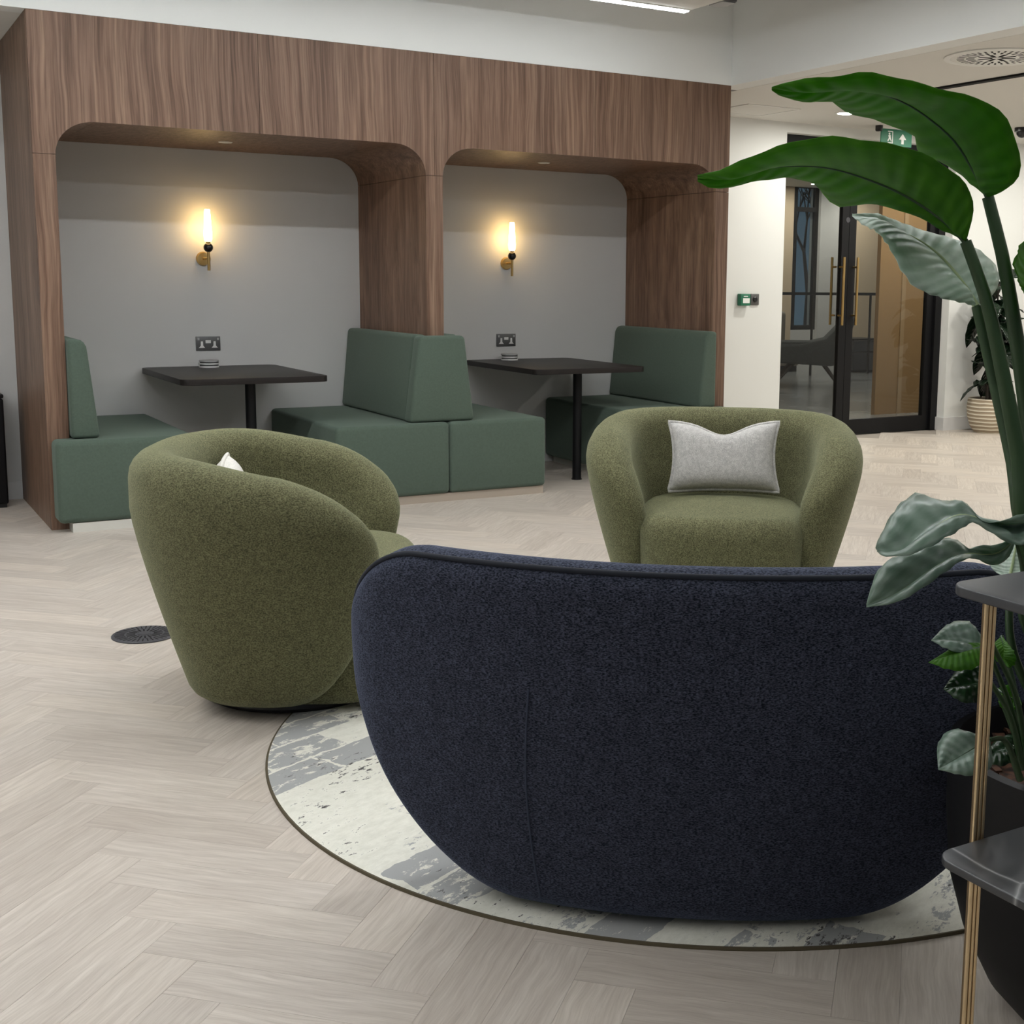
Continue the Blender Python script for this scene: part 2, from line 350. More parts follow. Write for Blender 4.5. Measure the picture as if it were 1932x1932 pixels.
# ------------------------------------------------------------------ floor of herringbone planks
floor = struct('floor', (-5, 9.6, -10, 1.40, -0.10, -0.0065), 'floor_grout')
PW, PL = 0.1166, 0.4664
U = Vector((1, 1, 0))/math.sqrt(2); V = Vector((-1, 1, 0))/math.sqrt(2)
ORG = Vector((0.19, -4.957, 0)) - (U*0 + V*(-3))*PW
RUGC, RUGR = Vector((1.165, -4.003, 0)), 1.2153
planks = []
def inroom(c): return -3.6 < c.x < 9.5 and -8.4 < c.y < 1.37
for k in range(-140, 160):
    for q in range(-16, 17):
        a = ORG + (U*(k+8*q) + V*k)*PW; c = a + U*PL/2 + V*PW/2
        if inroom(c): planks.append((c, U, V))
        a = ORG + (U*k + V*(k-7+8*q))*PW; c = a + V*PL/2 + U*PW/2
        if inroom(c): planks.append((c, V, U))
def fits(c, d):
    for s in (-1, 1):
        p_ = c + d*(PL/2*s)
        if p_.y > 1.38 or p_.x > 9.55: return False
    return True
planks = [p_ for p_ in planks if fits(p_[0], p_[1])]
def vis(p_):
    c = p_[0]; x, y, z = project(c)
    if z < 0.3 or not (-60 < x < 1990 and 600 < y < 2010): return 99
    if (c-RUGC).length < RUGR-0.2: return 99
    if c.y > 0.1 and -0.1 < c.x < 4.2: return 60+z
    return z
order = sorted(range(len(planks)), key=lambda i: vis(planks[i]))
near = set(order[:290])
def plank_mesh(uvs=True):
    bm = bmesh.new(); g = 0.00028
    box(bm, -PL/2+g, PL/2-g, -PW/2+g, PW/2-g, -0.006, 0.0)
    ul = bm.loops.layers.uv.new('plank')
    for f in bm.faces:
        for l in f.loops: l[ul].uv = (l.vert.co.x, l.vert.co.y)
    me = bpy.data.meshes.new('plank'); bm.to_mesh(me); bm.free(); me.materials.append(MATS['plank_oak']); return me
PM = plank_mesh()
for i in order[:290]:
    c, d, e = planks[i]
    o = bpy.data.objects.new('plank', PM); COL.objects.link(o); o.parent = floor
    o.location = c; o.rotation_euler = (0, 0, math.atan2(d.y, d.x))
vs, fs, uvd, tone = [], [], [], []
for i in order[290:]:
    c, d, e = planks[i]; b = len(vs); g = 0.00028; t = random.random()
    loc = [(-PL/2+g, -PW/2+g), (PL/2-g, -PW/2+g), (PL/2-g, PW/2-g), (-PL/2+g, PW/2-g)]
    n_ = Vector((-d.y, d.x, 0))
    for z in (0.0, -0.006):
        for (x, y) in loc: p_ = c+d*x+n_*y; vs.append((p_.x, p_.y, z))
    F_ = [(0, 1, 2, 3), (4, 5, 1, 0), (5, 6, 2, 1), (6, 7, 3, 2), (7, 4, 0, 3)]
    for f in F_: fs.append(tuple(b+k for k in f)); uvd += [loc[k % 4] for k in f]; tone.append(t)
me = bpy.data.meshes.new('planks'); me.from_pydata(vs, [], fs)
uvl = me.uv_layers.new(name='plank')
for i, uv_ in enumerate(uvd): uvl.data[i].uv = uv_
ta = me.attributes.new('tone', 'FLOAT', 'FACE')
for i, t in enumerate(tone): ta.data[i].value = t
tag(link('planks', me, 'plank_oak_far', floor), kind='stuff')

# ------------------------------------------------------------------ walls and ceilings
struct('wall_back', (-5, LB-0.01, D, D+0.15, 0, H), 'booth_paint')
struct('baseboard_back', (-5, -0.002, D-0.012, D, 0, 0.10), 'skirting_paint')
struct('wall_bulkhead_back', (-5, LB+0.15, 0.0, 0.14, H+0.001, ZC), 'white_paint')
struct('wall_bulkhead_right', (LB, LB+0.15, -10, -0.001, H+0.001, ZC), 'white_paint')
struct('ceiling_upper', (-5, LB, -10, 0, ZC, ZC+0.1), 'ceiling_paint')
struct('ceiling_low_back', (-5, LB, 0.14, D+0.15, H+0.002, H+0.1), 'ceiling_paint')
struct('ceiling_low_right', (LB+0.15, 9.6, -10, 1.6, H, H+0.1), 'ceiling_paint')
struct('wall_left', (-5.15, -5.0, -10, D+0.15, 0, ZC), 'wall_paint')
struct('wall_right', (9.5, 9.65, -10, 1.6, 0, H), 'wall_paint')
DX0, DX1, DY = 5.625, 7.50, 1.39       # door opening
struct('wall_door_side', (LB-0.01, DX0, DW, DW+0.17, 0, H), 'white_paint')
struct('wall_column', (7.478, 9.6, DW, DW+0.17, 0, H), 'white_paint')
struct('wall_lintel', (DX0, 7.478, DW, DW+0.17, 2.44, H), 'white_paint')
bm = bmesh.new(); box(bm, 7.462, 7.70, DW-0.014, DW, 0, 0.115); box(bm, 7.462, 7.478, DW, DY-0.04, 0, 0.115)
fromB('baseboard_column', bm, 'skirting_paint')['kind'] = 'structure'
struct('baseboard_right', (7.70, 9.5, DW-0.014, DW, 0, 0.115), 'skirting_paint')
struct('baseboard_door_side', (LB+0.001, DX0, DW-0.014, DW, 0, 0.10), 'skirting_paint')

# ceiling raft with light lines
raft = thing('ceiling_raft', 'pale suspended ceiling panel at the top edge of the picture', 'ceiling panel', (0, 0, ZR))
RX, RY = 3.425, -0.52
boxo('panel', (-4.5, RX, -9.5, RY, 0.004, 0.06), 'ceiling_paint', raft)
for y in (-0.56, -1.96, -3.82, -6.6):
    t = thing('linear_light', 'bright white linear light along the ceiling panel edge' if y > -1 else 'white linear ceiling light line out of view above the seating', 'ceiling light', (0, y, ZR), group='linear ceiling lights')
    boxo('housing', (-4.2, RX-0.012, -0.03, 0.03, -0.002, 0.003), 'white_plastic', t)
    boxo('diffuser', (-4.19, RX-0.018, -0.024, 0.024, -0.008, -0.0025), 'led_line_edge' if y > -1 else 'led_line' if y > -3 else 'led_line_mid' if y > -5 else 'led_line_dim', t)
P = on_z(1362, 5, 2.83)
t = thing('ceiling_spotlight', 'dark grey fixture hanging beside the ceiling panel near the corner', 'light fixture', (P.x, P.y, ZC))
tubeo('rod', [(0, 0, -0.001), (0, 0, 2.862-ZC)], 0.008, 'gun_metal', t, 10)
boxo('body', (-0.055, 0.055, -0.075, 0.075, 2.825-ZC, 2.862-ZC), 'gun_metal', t, 0.01)
boxo('face_plate', (-0.045, 0.045, -0.065, 0.065, 2.818-ZC, 2.8245-ZC), 'grey_shell', t, 0.003)

# ------------------------------------------------------------------ walnut booth surround
booth = thing('booth_surround', 'walnut-veneered double booth surround with two round-cornered arches', 'booth', (0, 0, 0))
def arc_pts(cx, cz, rx, rz, a0, a1, n=10):
    return [(cx+rx*math.cos(math.radians(a0+(a1-a0)*i/n)), cz+rz*math.sin(math.radians(a0+(a1-a0)*i/n))) for i in range(n+1)]
RXX, RZZ = 0.185, A-J
g = 0.0012
def header(name, x0, x1, cut):      # cut: list of (x,z) along the lower edge from x1 to x0
    return prismo(name, [(x0+g, H), (x1-g, H)] + [(min(max(x, x0+g), x1-g), z) for x, z in cut], 'y', 0.0, 0.022, 'walnut', booth, auto=20)
ml, mr = 1.105, 3.14
left_arcL = arc_pts(A1+RXX, A-RZZ, RXX, RZZ, 90, 180)      # top -> vertical at left jamb
left_arcR = arc_pts(A2-RXX, A-RZZ, RXX, RZZ, 0, 90)        # vertical right jamb -> top
right_arcL = arc_pts(A3+RXX, A-RZZ, RXX, RZZ, 90, 180)
right_arcR = arc_pts(A4-RXX, A-RZZ, RXX, RZZ, 0, 90)
jz = J+g
fix = lambda P_: [(x, max(z, jz)) for x, z in P_]
header('header_panel', 0, ml, [(ml, A)] + fix(left_arcL) + [(0, jz)])
midx = (A2+A3)/2
header('header_panel', ml, midx, [(midx, jz)] + fix(left_arcR) + [(ml, A)])
header('header_panel', midx, mr, [(mr, A)] + fix(right_arcL) + [(midx, jz)])
header('header_panel', mr, LB, [(LB, jz)] + fix(right_arcR) + [(mr, A)])
# posts below the joint
for x0, x1 in ((0, A1), (A2, A3), (A4, LB)):
    pz = boxo('post_panel', (x0+0.0005, x1-0.0005, 0.0, 0.024, 0.0, J-g), 'walnut', booth)
    boxo('side_panel', (x0, x0+0.018, 0.024, D-0.002, 0.0, J-g if x0 > 0 else H), 'walnut', booth)
    boxo('side_panel', (x1-0.018, x1, 0.024, D-0.002, 0.0, J-g if x1 < LB else H), 'walnut', booth)
# arch linings
def lining(name, pts, nrm_out):
    inner = pts; outer = [(x+dx*0.018, z+dz*0.018) for (x, z), (dx, dz) in zip(pts, nrm_out)]
    return prismo(name, inner+outer[::-1], 'y', 0.022, D-0.002, 'walnut', booth, auto=25)
for xa, xb in ((A1, A2), (A3, A4)):
    for s, cx in ((-1, xa+RXX), (1, xb-RXX)):
        P_ = [(cx+s*RXX*math.sin(math.radians(90*i/12)), J+g+RZZ*math.cos(math.radians(90*i/12))-g) for i in range(13)]
        Nn = [(s*math.sin(math.radians(90*i/12)), math.cos(math.radians(90*i/12))) for i in range(13)]
        P_[-1] = (P_[-1][0], J+g)
        lining('arch_corner', P_, Nn)
    boxo('soffit_panel', (xa+RXX+0.001, xb-RXX-0.001, 0.022, D-0.002, A, A+0.018), 'walnut', booth)
boxo('top_panel', (0.018, LB-0.018, 0.022, D-0.002, H-0.02, H-0.001), 'walnut', booth)
# recessed booth downlights
for i, (px, py, lb) in enumerate(((425, 268, 'small round recessed light in the soffit of the left booth'), (1026, 307, 'small round recessed light in the soffit of the right booth'))):
    P = on_z(px, py, A)
    t = thing('recessed_light', lb, 'ceiling light', (P.x, P.y, A), group='booth soffit lights')
    latheo('trim_ring', [(0.024, -0.001), (0.024, -0.005), (0.036, -0.004), (0.040, -0.0005), (0.0, -0.0004)], 'white_plastic', t, 24)
    latheo('lens', [(0, -0.003), (0.0235, -0.003), (0.0235, -0.001)], 'socket_white', t, 24)

# ------------------------------------------------------------------ booth benches
def seatblock(name, x0, x1, parent):
    o = boxo(name, (x0, x1, -0.13, D-0.004, 0.048, 0.46), 'sage_upholstery', parent, 0.028, 4); return o
def wedge(name, pts, y0, y1, parent, bev=0.022):
    return prismo(name, pts, 'y', y0, y1, 'sage_upholstery', parent, bev, 40)
ZB, ZT = 0.462, 0.955
t = thing('booth_bench', 'sage green upholstered bench against the left walnut post', 'bench', (0.36, 0.5, 0))
o_ = (0.36, 0.5, 0)
def sh(pts, ox): return [(x-ox, z) for x, z in pts]
def bench_single(t, ox, oy, sgn, xw, xs):
    """xw wall side x, xs seat edge x"""
    x0, x1 = min(xw, xs), max(xw, xs)
    bm = bmesh.new(); box(bm, x0-ox, x1-ox, -0.13-oy, D-0.004-oy, 0.048, 0.46, 0.028, 4); fromB('seat', bm, 'sage_upholstery', t, auto=40)
    bm = bmesh.new(); box(bm, x0+0.065-ox, x1-0.065-ox, -0.115-oy, D-0.02-oy, 0.0, 0.047); fromB('plinth', bm, 'plinth_white', t)
    bx = A1+0.003 if sgn > 0 else A4-0.003
    pts = [(bx, ZB), (bx+sgn*0.135, ZB), (bx+sgn*0.092, ZT-0.06)] + [(bx+sgn*(0.092-0.045+0.045*math.cos(q)), ZT-0.06+0.06*math.sin(q)) for q in (0.4, 0.8, 1.2, PI/2)] + [(bx, ZT)]
    bm = bmesh.new(); prism(bm, sh(pts, ox), 'y', -0.06-oy, D-0.004-oy)
    bmesh.ops.recalc_face_normals(bm, faces=bm.faces)
    bmesh.ops.bevel(bm, geom=[e for e in bm.edges if e.calc_face_angle(0) > 0.7], offset=0.02, segments=4, affect='EDGES', profile=0.5)
    fromB('backrest', bm, 'sage_upholstery', t, auto=40)
bench_single(t, 0.36, 0.5, 1, 0.018, 0.70)
t = thing('booth_bench', 'sage green upholstered bench against the right walnut post', 'bench', (3.77, 0.5, 0))
bench_single(t, 3.77, 0.5, -1, 4.150, 3.385)
t = thing('double_bench', 'sage green back-to-back bench wrapped round the middle walnut post', 'bench', (midx, 0.5, 0))
for x0, x1 in ((1.44, midx+0.028), (midx+0.030, 2.745)):
    bm = bmesh.new(); box(bm, x0-midx, x1-midx, -0.63, D-0.504, 0.048, 0.46, 0.024, 4); fromB('seat', bm, 'sage_upholstery', t, auto=40)
bm = bmesh.new(); box(bm, 1.52-midx, 2.735-midx, -0.61, D-0.52, 0, 0.047); fromB('plinth', bm, 'plinth_taupe', t)
for s, xf in ((-1, A2-0.003), (1, A3+0.003)):
    pts = [(xf-midx, ZB), (xf-midx+s*0.135, ZB), (xf-midx+s*0.085, ZT), (xf-midx, ZT)]
    bm = bmesh.new(); prism(bm, pts, 'y', -0.503, D-0.504); bmesh.ops.recalc_face_normals(bm, faces=bm.faces)
    bmesh.ops.bevel(bm, geom=list(bm.edges), offset=0.022, segments=4, affect='EDGES', profile=0.5); fromB('backrest', bm, 'sage_upholstery', t, auto=40)
pts = [(-0.205, ZB), (0.200, ZB), (0.140, ZT-0.004), (-0.140, ZT-0.004)]
bm = bmesh.new(); prism(bm, pts, 'y', -0.60, -0.505); bmesh.ops.recalc_face_normals(bm, faces=bm.faces)
bmesh.ops.bevel(bm, geom=list(bm.edges), offset=0.022, segments=4, affect='EDGES', profile=0.5); fromB('end_bolster', bm, 'sage_upholstery', t, auto=40)

# ------------------------------------------------------------------ booth tables, coasters, sockets, lamps
def booth_table(cx, label):
    t = thing('booth_table', label, 'table', (cx, 0.55, 0), group='booth tables')
    prismo('tabletop', rrect(-0.40, 0.40, 0.035-0.55, D-0.003-0.55, 0.06), 'z', 0.700, 0.733, 'black_laminate', t, 0.003)
    latheo('leg', [(0, 0.004), (0.03, 0.004), (0.0285, 0.02), (0.0285, 0.69), (0.0, 0.69)], 'black_metal', t, 24, (0.02, -0.283, 0))
    latheo('foot_plate', [(0, 0.0), (0.034, 0.0), (0.034, 0.005), (0, 0.005)], 'black_metal', t, 24, (0.02, -0.283, 0))
    boxo('mounting_plate', (-0.10, 0.14, -0.40, -0.16, 0.692, 0.6995), 'black_metal', t)
booth_table(1.07, 'black square-topped table in the left booth'); booth_table(3.165, 'black square-topped table in the right booth')
for px, lb in ((394, 'small stack of round coasters on the left booth table'), (961, 'small stack of round coasters on the right booth table')):
    P = on_y(px, 680, 0.96)
    t = thing('coaster_stack', lb, 'coasters', (P.x, 0.96, 0.733), group='coaster stacks')
    for k, (m, r) in enumerate((('socket_white', .058), ('coaster_dark', .054), ('socket_white', .058), ('coaster_dark', .054), ('grey_shell', .057))):
        z = 0.0005+k*0.0085; latheo('coaster', [(0, z), (r, z), (r, z+0.008), (0, z+0.008)], m, t, 28, (0.002*(k % 2), 0.002*(k % 3), 0))
def socket(cx, cz, lb):
    t = thing('wall_socket', lb, 'socket', (cx, D, cz), group='booth wall sockets')
    boxo('face_plate', (-0.073, 0.073, -0.006, 0, -0.043, 0.043), 'steel_plate', t, 0.002)
    for s in (-1, 1):
        # the earth, live and neutral openings read as a pale triangle of shutters
        prismo('socket_shutter', [(s*0.038-0.019, -0.026), (s*0.038+0.019, -0.026), (s*0.038+0.007, -0.012), (s*0.038+0.006, 0.014), (s*0.038-0.006, 0.014), (s*0.038-0.007, -0.012)], 'y', -0.0085, -0.0055, 'socket_white', t)
        boxo('rocker_switch', (s*0.058-0.006, s*0.058+0.006, -0.010, -0.0055, 0.020, 0.034), 'grey_shell', t, 0.001)
    boxo('charging_port', (-0.016, 0.016, -0.0085, -0.0055, 0.002, 0.020), 'socket_white', t, 0.001)
socket(1.070, 0.868, 'steel double wall socket above the left booth table'); socket(3.083, 0.862, 'steel double wall socket above the right booth table')
def sconce(px_ball, py_ball, px_pl, py_pl, lb):
    yb = D-0.105; B = on_y(px_ball, py_ball, yb); Q = on_y(px_pl, py_pl, D-0.01)
    t = thing('wall_lamp', lb, 'lamp', (Q.x, D, Q.z), group='booth wall lamps')
    bm = bmesh.new(); lathe(bm, [(0, 0.0), (0.042, 0.0), (0.042, 0.010), (0.036, 0.020), (0, 0.022)], 32)
    for v in bm.verts: v.co = Vector((v.co.x, -v.co.z, v.co.y))
    fromB('back_plate', bm, 'brass', t, auto=35)
    b = B-Vector((Q.x, D, Q.z))
    tubeo('arm', [(0, -0.02, 0.0), (b.x, b.y, 0.002)], 0.008, 'brass', t, 12)
    tubeo('rod', [(b.x, b.y, b.z-0.016), (b.x, b.y, b.z-0.135)], 0.0085, 'brass', t, 14)
    bm = bmesh.new(); bmesh.ops.create_uvsphere(bm, u_segments=24, v_segments=16, radius=0.0275)
    fromB('ball_joint', bm, 'black_plastic', t, True, (b.x, b.y, b.z))
    latheo('glass_shade', [(0, 0.034), (0.018, 0.036), (0.0235, 0.05), (0.0245, 0.075), (0.021, 0.13), (0.0165, 0.215), (0.0145, 0.222), (0, 0.223)], 'lamp_glass', t, 24, (b.x, b.y, b.z))
    latheo('glass_holder', [(0, 0.024), (0.012, 0.026), (0.014, 0.034), (0, 0.036)], 'brass', t, 20, (b.x, b.y, b.z))
sconce(393, 467, 384, 488, 'brass wall lamp with a lit glass tube in the left booth')
sconce(966, 483, 956, 497, 'brass wall lamp with a lit glass tube in the right booth')

# ------------------------------------------------------------------ rug
t = thing('round_rug', 'round cream rug with distressed grey blocks under the seating', 'rug', (RUGC.x, RUGC.y, 0))
latheo('pile', [(0, 0.0), (RUGR-0.008, 0.0), (RUGR-0.008, 0.006), (RUGR-0.02, 0.007), (0, 0.007)], 'rug_pile', t, 160)
latheo('binding', [(RUGR-0.009, 0.0), (RUGR-0.002, 0.0), (RUGR-0.002, 0.003), (RUGR-0.004, 0.0062), (RUGR-0.009, 0.006)], 'rug_edge', t, 160)

# ------------------------------------------------------------------ tub shells (armchairs, sofa)
def shell(name, plan, nrm, zt, zb, thick, inset, ts, m, parent, cap_in=0.0):
    """closed upholstered shell: one rounded section per parameter t"""
    bm = bmesh.new(); rings = []
    for t_ in ts:
        p = plan(t_); n = nrm(t_); th = thick(t_); a, b = zb(t_), zt(t_); r = min(th/2, (b-a)/2*0.98); rb = min(r, 0.05)
        loop = []
        for i in range(15): f = i/14; loop.append((th/2, a+rb+(b-r-a-rb)*f))
        for i in range(1, 10): al = PI*i/10; loop.append((th/2*math.cos(al), b-r+r*math.sin(al)))
        for i in range(15): f = 1-i/14; loop.append((-th/2, a+rb+(b-r-a-rb)*f))
        for i in range(1, 8): al = PI+PI*i/8; loop.append((th/2*math.cos(al), a+rb+rb*math.sin(al)))
        ring = []
        for o, z in loop:
            q = p + n*(o-inset(z, t_)); ring.append(bm.verts.new((q.x, q.y, z)))
        rings.append(ring)
    n_ = len(rings[0])
    for R1, R2 in zip(rings, rings[1:]):
        for i in range(n_): bm.faces.new((R1[i], R1[(i+1) % n_], R2[(i+1) % n_], R2[i]))
    bm.faces.new(rings[0][::-1]); bm.faces.new(rings[-1])
    return fromB(name, bm, m, parent, True)
def tip_samples(t0, t1, n):       # denser towards both ends
    return [t0+(t1-t0)*(0.5-0.5*math.cos(PI*i/n)) for i in range(n+1)]

def puffy(name, outline, z0, z1, r, m, parent, crown=0.0, taper=0.0, loc=None):
    """block with rounded top edge from a plan outline (list of Vector2)"""
    bm = bmesh.new(); c = sum((Vector(p) for p in outline), Vector((0, 0)))/len(outline); rings = []
    prof = [(0.0, 0.0)] + [(taper*(1-i/6), (z1-r-z0)*i/6) for i in range(1, 7)]
    prof[0] = (taper, 0.0)
    lv = [(ins, z0+dz) for ins, dz in prof] + [(r*(1-math.cos(PI/2*i/7)), z1-r+r*math.sin(PI/2*i/7)) for i in range(1, 8)]
    for ins, z in lv:
        ring = []
        for p in outline:
            d = Vector(p)-c; l = d.length; q = c+d*((l-ins)/l); ring.append(bm.verts.new((q.x, q.y, z)))
        rings.append(ring)
    for f in (0.75, 0.5, 0.25):
        ring = []
        for p in outline:
            d = Vector(p)-c; l = d.length; q = c+d*((l-r)/l)*f; ring.append(bm.verts.new((q.x, q.y, z1+crown*(1-f*f))))
        rings.append(ring)
    n = len(outline)
    for a, b in zip(rings, rings[1:]):
        for i in range(n): bm.faces.new((a[i], a[(i+1) % n], b[(i+1) % n], b[i]))
    bm.faces.new(rings[0][::-1]); bm.faces.new(rings[-1])
    return fromB(name, bm, m, parent, True, loc)

def spow(v, e): return math.copysign(abs(v)**e, v)
def armchair(label, loc, rz):
    t = thing('tub_armchair', label, 'armchair', loc, rz, group='olive tub armchairs')
    a, b, e, FM = 0.425, 0.375, 0.80, math.radians(138)
    plan = lambda f: Vector((-b*spow(math.cos(f), e), a*spow(math.sin(f), e), 0))
    def nrm(f):
        d = plan(f+0.01)-plan(f-0.01); n = Vector((d.y, -d.x, 0)).normalized()
        return n if n.dot(plan(f)) > 0 else -n
    f0, f1 = math.radians(40), math.radians(86)
    ZM = 0.45
    def zt(f):
        u = max(0, (abs(f)-f0)/(FM-f0)); return ZM+(0.765-ZM)*max(0, 1-u**2.3)**0.62+0.004
    def zb(f):
        u = max(0, (abs(f)-f1)/(FM-f1)); return ZM-(ZM-0.026)*max(0, 1-u**2.2)**0.48-0.004
    def thick(f):
        u = abs(f)/FM; return 0.012+(0.135+0.03*min(1, u*1.3))*max(0, 1-u**9)**0.5
    def inset(z, f): return 0.150*max(0, (0.60-z)/0.55)**1.2
    shell('shell', plan, nrm, zt, zb, thick, inset, tip_samples(-FM, FM, 72), 'olive_boucle', t)
    ol = []
    for i in range(64):
        f = 2*PI*i/64; ol.append((0.045+0.335*spow(math.cos(f), 0.62), 0.318*spow(math.sin(f), 0.62)))
    puffy('seat', ol, 0.026, 0.445, 0.075, 'olive_boucle', t, 0.022, 0.045)
    latheo('swivel_base', [(0, 0.0), (0.272, 0.0), (0.276, 0.010), (0.27, 0.028), (0, 0.028)], 'black_plastic', t, 48, (0.0, 0, 0))
    return t
CH2 = Vector((1.93, -3.02, 0.0078)); CH1 = Vector((0.285, -3.035, 0.0075))
a1_ = math.radians(-27)
a2_ = math.atan2(-0.80, -0.60)
armchair('olive green tub armchair seen from behind, beside the round floor vent', CH1, a1_)
armchair('olive green tub armchair facing forward beyond the navy sofa', CH2, a2_)

def cushion(label, w_, h_, th, m, M, group='scatter cushions', dip=0.045):
    t = thing('cushion', label, 'cushion', (0, 0, 0), 0, group)
    n = 22
    def edge(u, v):
        # pinched sides, pointed corners, dented top
        x = u*w_/2*(1-0.10*(1-v*v)*abs(u)**3); z = v*h_/2*(1-0.08*(1-u*u)*abs(v)**3)
        if v > 0: z -= dip*v**2*math.exp(-(u/0.42)**2)
        return x, z
    bm = bmesh.new()
    def sheet(s):
        G = []
        for j in range(n+1):
            row = []
            for i in range(n+1):
                u = math.sin(PI/2*(-1+2*i/n)); v = math.sin(PI/2*(-1+2*j/n)); x, z = edge(u, v)
                y = s*th/2*((1-u**4)*(1-v**4))**0.55*(1-0.18*math.exp(-((u/0.3)**2+((v-0.9)/0.5)**2)))
                row.append(bm.verts.new((x, y, z)))
            G.append(row)
        for j in range(n):
            for i in range(n): bm.faces.new((G[j][i], G[j][i+1], G[j+1][i+1], G[j+1][i]))
    sheet(-1); sheet(1)
    bmesh.ops.remove_doubles(bm, verts=bm.verts, dist=0.0004)
    fromB('cover', bm, m, t, True)
    ring = []
    for (u0, v0, u1, v1) in ((-1, -1, 1, -1), (1, -1, 1, 1), (1, 1, -1, 1), (-1, 1, -1, -1)):
        for i in range(24):
            f = i/24; u = u0+(u1-u0)*f; v = v0+(v1-v0)*f; x, z = edge(u, v); ring.append((x*1.012, 0, z*1.018))
    bm = bmesh.new(); tube(bm, ring, 0.0065, 8, True); fromB('piped_edge', bm, m, t, True)
    t.matrix_world = M
    return t
def pose(loc, rz, tilt, roll=0): return Matrix.Translation(loc) @ Matrix.Rotation(rz, 4, 'Z') @ Matrix.Rotation(tilt, 4, 'X') @ Matrix.Rotation(roll, 4, 'Y')
d2 = Vector((math.cos(a2_), math.sin(a2_), 0)); d1 = Vector((math.cos(a1_), math.sin(a1_), 0))
cushion('pale grey lumbar cushion on the armchair facing forward', 0.415, 0.265, 0.13, 'grey_linen', pose(CH2+d2*(-0.10)+Vector((0.0, 0, 0.605)), a2_+PI/2, math.radians(-14), math.radians(-1)))
cushion('off-white cushion with one corner showing above the near armchair back', 0.42, 0.27, 0.12, 'white_linen', pose(CH1+d1*(-0.20)+Vector((0, 0, 0.568)), a1_+PI/2, math.radians(-16)))

# ------------------------------------------------------------------ navy curved sofa
SC = Vector((1.197, -3.926, 0)); SR = 1.25
MID = math.radians(233.2); HA = math.radians(34.06)
sofa = thing('curved_sofa', 'navy blue curved sofa seen from behind on the round rug', 'sofa', (SC.x, SC.y, 0.0075))
def sofa_parts(t):
    plan = lambda f: Vector((SR*math.cos(MID+f), SR*math.sin(MID+f), 0))
    nrm = lambda f: Vector((math.cos(MID+f), math.sin(MID+f), 0))
    ZM = 0.527
    def zt(f):
        u = max(0, (abs(f)-HA+0.164)/0.164); return ZM+(0.732-ZM)*max(0, 1-u**2.0)**0.54+0.003
    def zb(f):
        u = max(0, (abs(f)-HA+0.33)/0.33); return ZM-(ZM-0.006)*max(0, 1-u**2.0)**0.59-0.003
    def thick(f):
        u = max(0, (abs(f)-HA+0.10)/0.10); return 0.014+0.106*max(0, 1-u*u)**0.5
    def inset(z, f): return 0.064*max(0, (0.54-z)/0.5)**1.48
    ts = tip_samples(-HA, HA, 90)
    shell('back_shell', plan, nrm, zt, zb, thick, inset, ts, 'navy_weave', t)
    def out(f, z, e=0.002): q = plan(f)+nrm(f)*(thick(f)/2+e-inset(z, f)); return Vector((q.x, q.y, z))
    # piping along the outer rim
    pts = []
    for f in ts:
        r = min(thick(f)/2, (zt(f)-zb(f))/2*0.98); al = math.radians(52)
        q = plan(f)+nrm(f)*(thick(f)/2*math.cos(al)+0.0)
        pts.append(Vector((q.x, q.y, zt(f)-r+r*math.sin(al)+0.001)))
    tubeo('piping', pts[6:-6], 0.006, 'navy_piping', t, 8)
    for s in (-1,):
        f = s*HA*0.385
        tubeo('seam', [out(f+s*0.012*math.sin(k/16*3)-s*0.05*(1-k/16)**2*0, 0.03+0.46*k/16, 0.0008) for k in range(17)], 0.0022, 'seam_navy', t, 6)
    ol = []
    n = 40
    for i in range(n+1): f = (-1+2*i/n)*HA*0.86; ol.append(((SR-0.09)*math.cos(MID+f), (SR-0.09)*math.sin(MID+f)))
    for i in range(n+1): f = (1-2*i/n)*HA*0.80; ol.append(((SR-0.62)*math.cos(MID+f), (SR-0.62)*math.sin(MID+f)))
    puffy('seat', ol, 0.03, 0.42, 0.06, 'navy_weave', t, 0.01, 0.14)
    bm = bmesh.new()
    ol = [((SR-0.09)*math.cos(MID+(-1+2*i/30)*HA*0.5), (SR-0.09)*math.sin(MID+(-1+2*i/30)*HA*0.5)) for i in range(31)] + [((SR-0.55)*math.cos(MID+(1-2*i/30)*HA*0.5), (SR-0.55)*math.sin(MID+(1-2*i/30)*HA*0.5)) for i in range(31)]
    prism(bm, ol, 'z', 0.0, 0.03); fromB('plinth', bm, 'black_plastic', t)
sofa_parts(sofa)
M_ = pose(Vector((0, 0, 0)), math.radians(-30), math.radians(10), math.radians(10))
tip = max((M_ @ Vector((x_, 0, 0.13)) for x_ in (-0.21, 0.21)), key=lambda v: v.z)
cushion('white cushion corner peeking over the navy sofa back', 0.42, 0.26, 0.11, 'white_linen', Matrix.Translation(at(1872, 1064, 2.52)-tip) @ M_, dip=0.03)

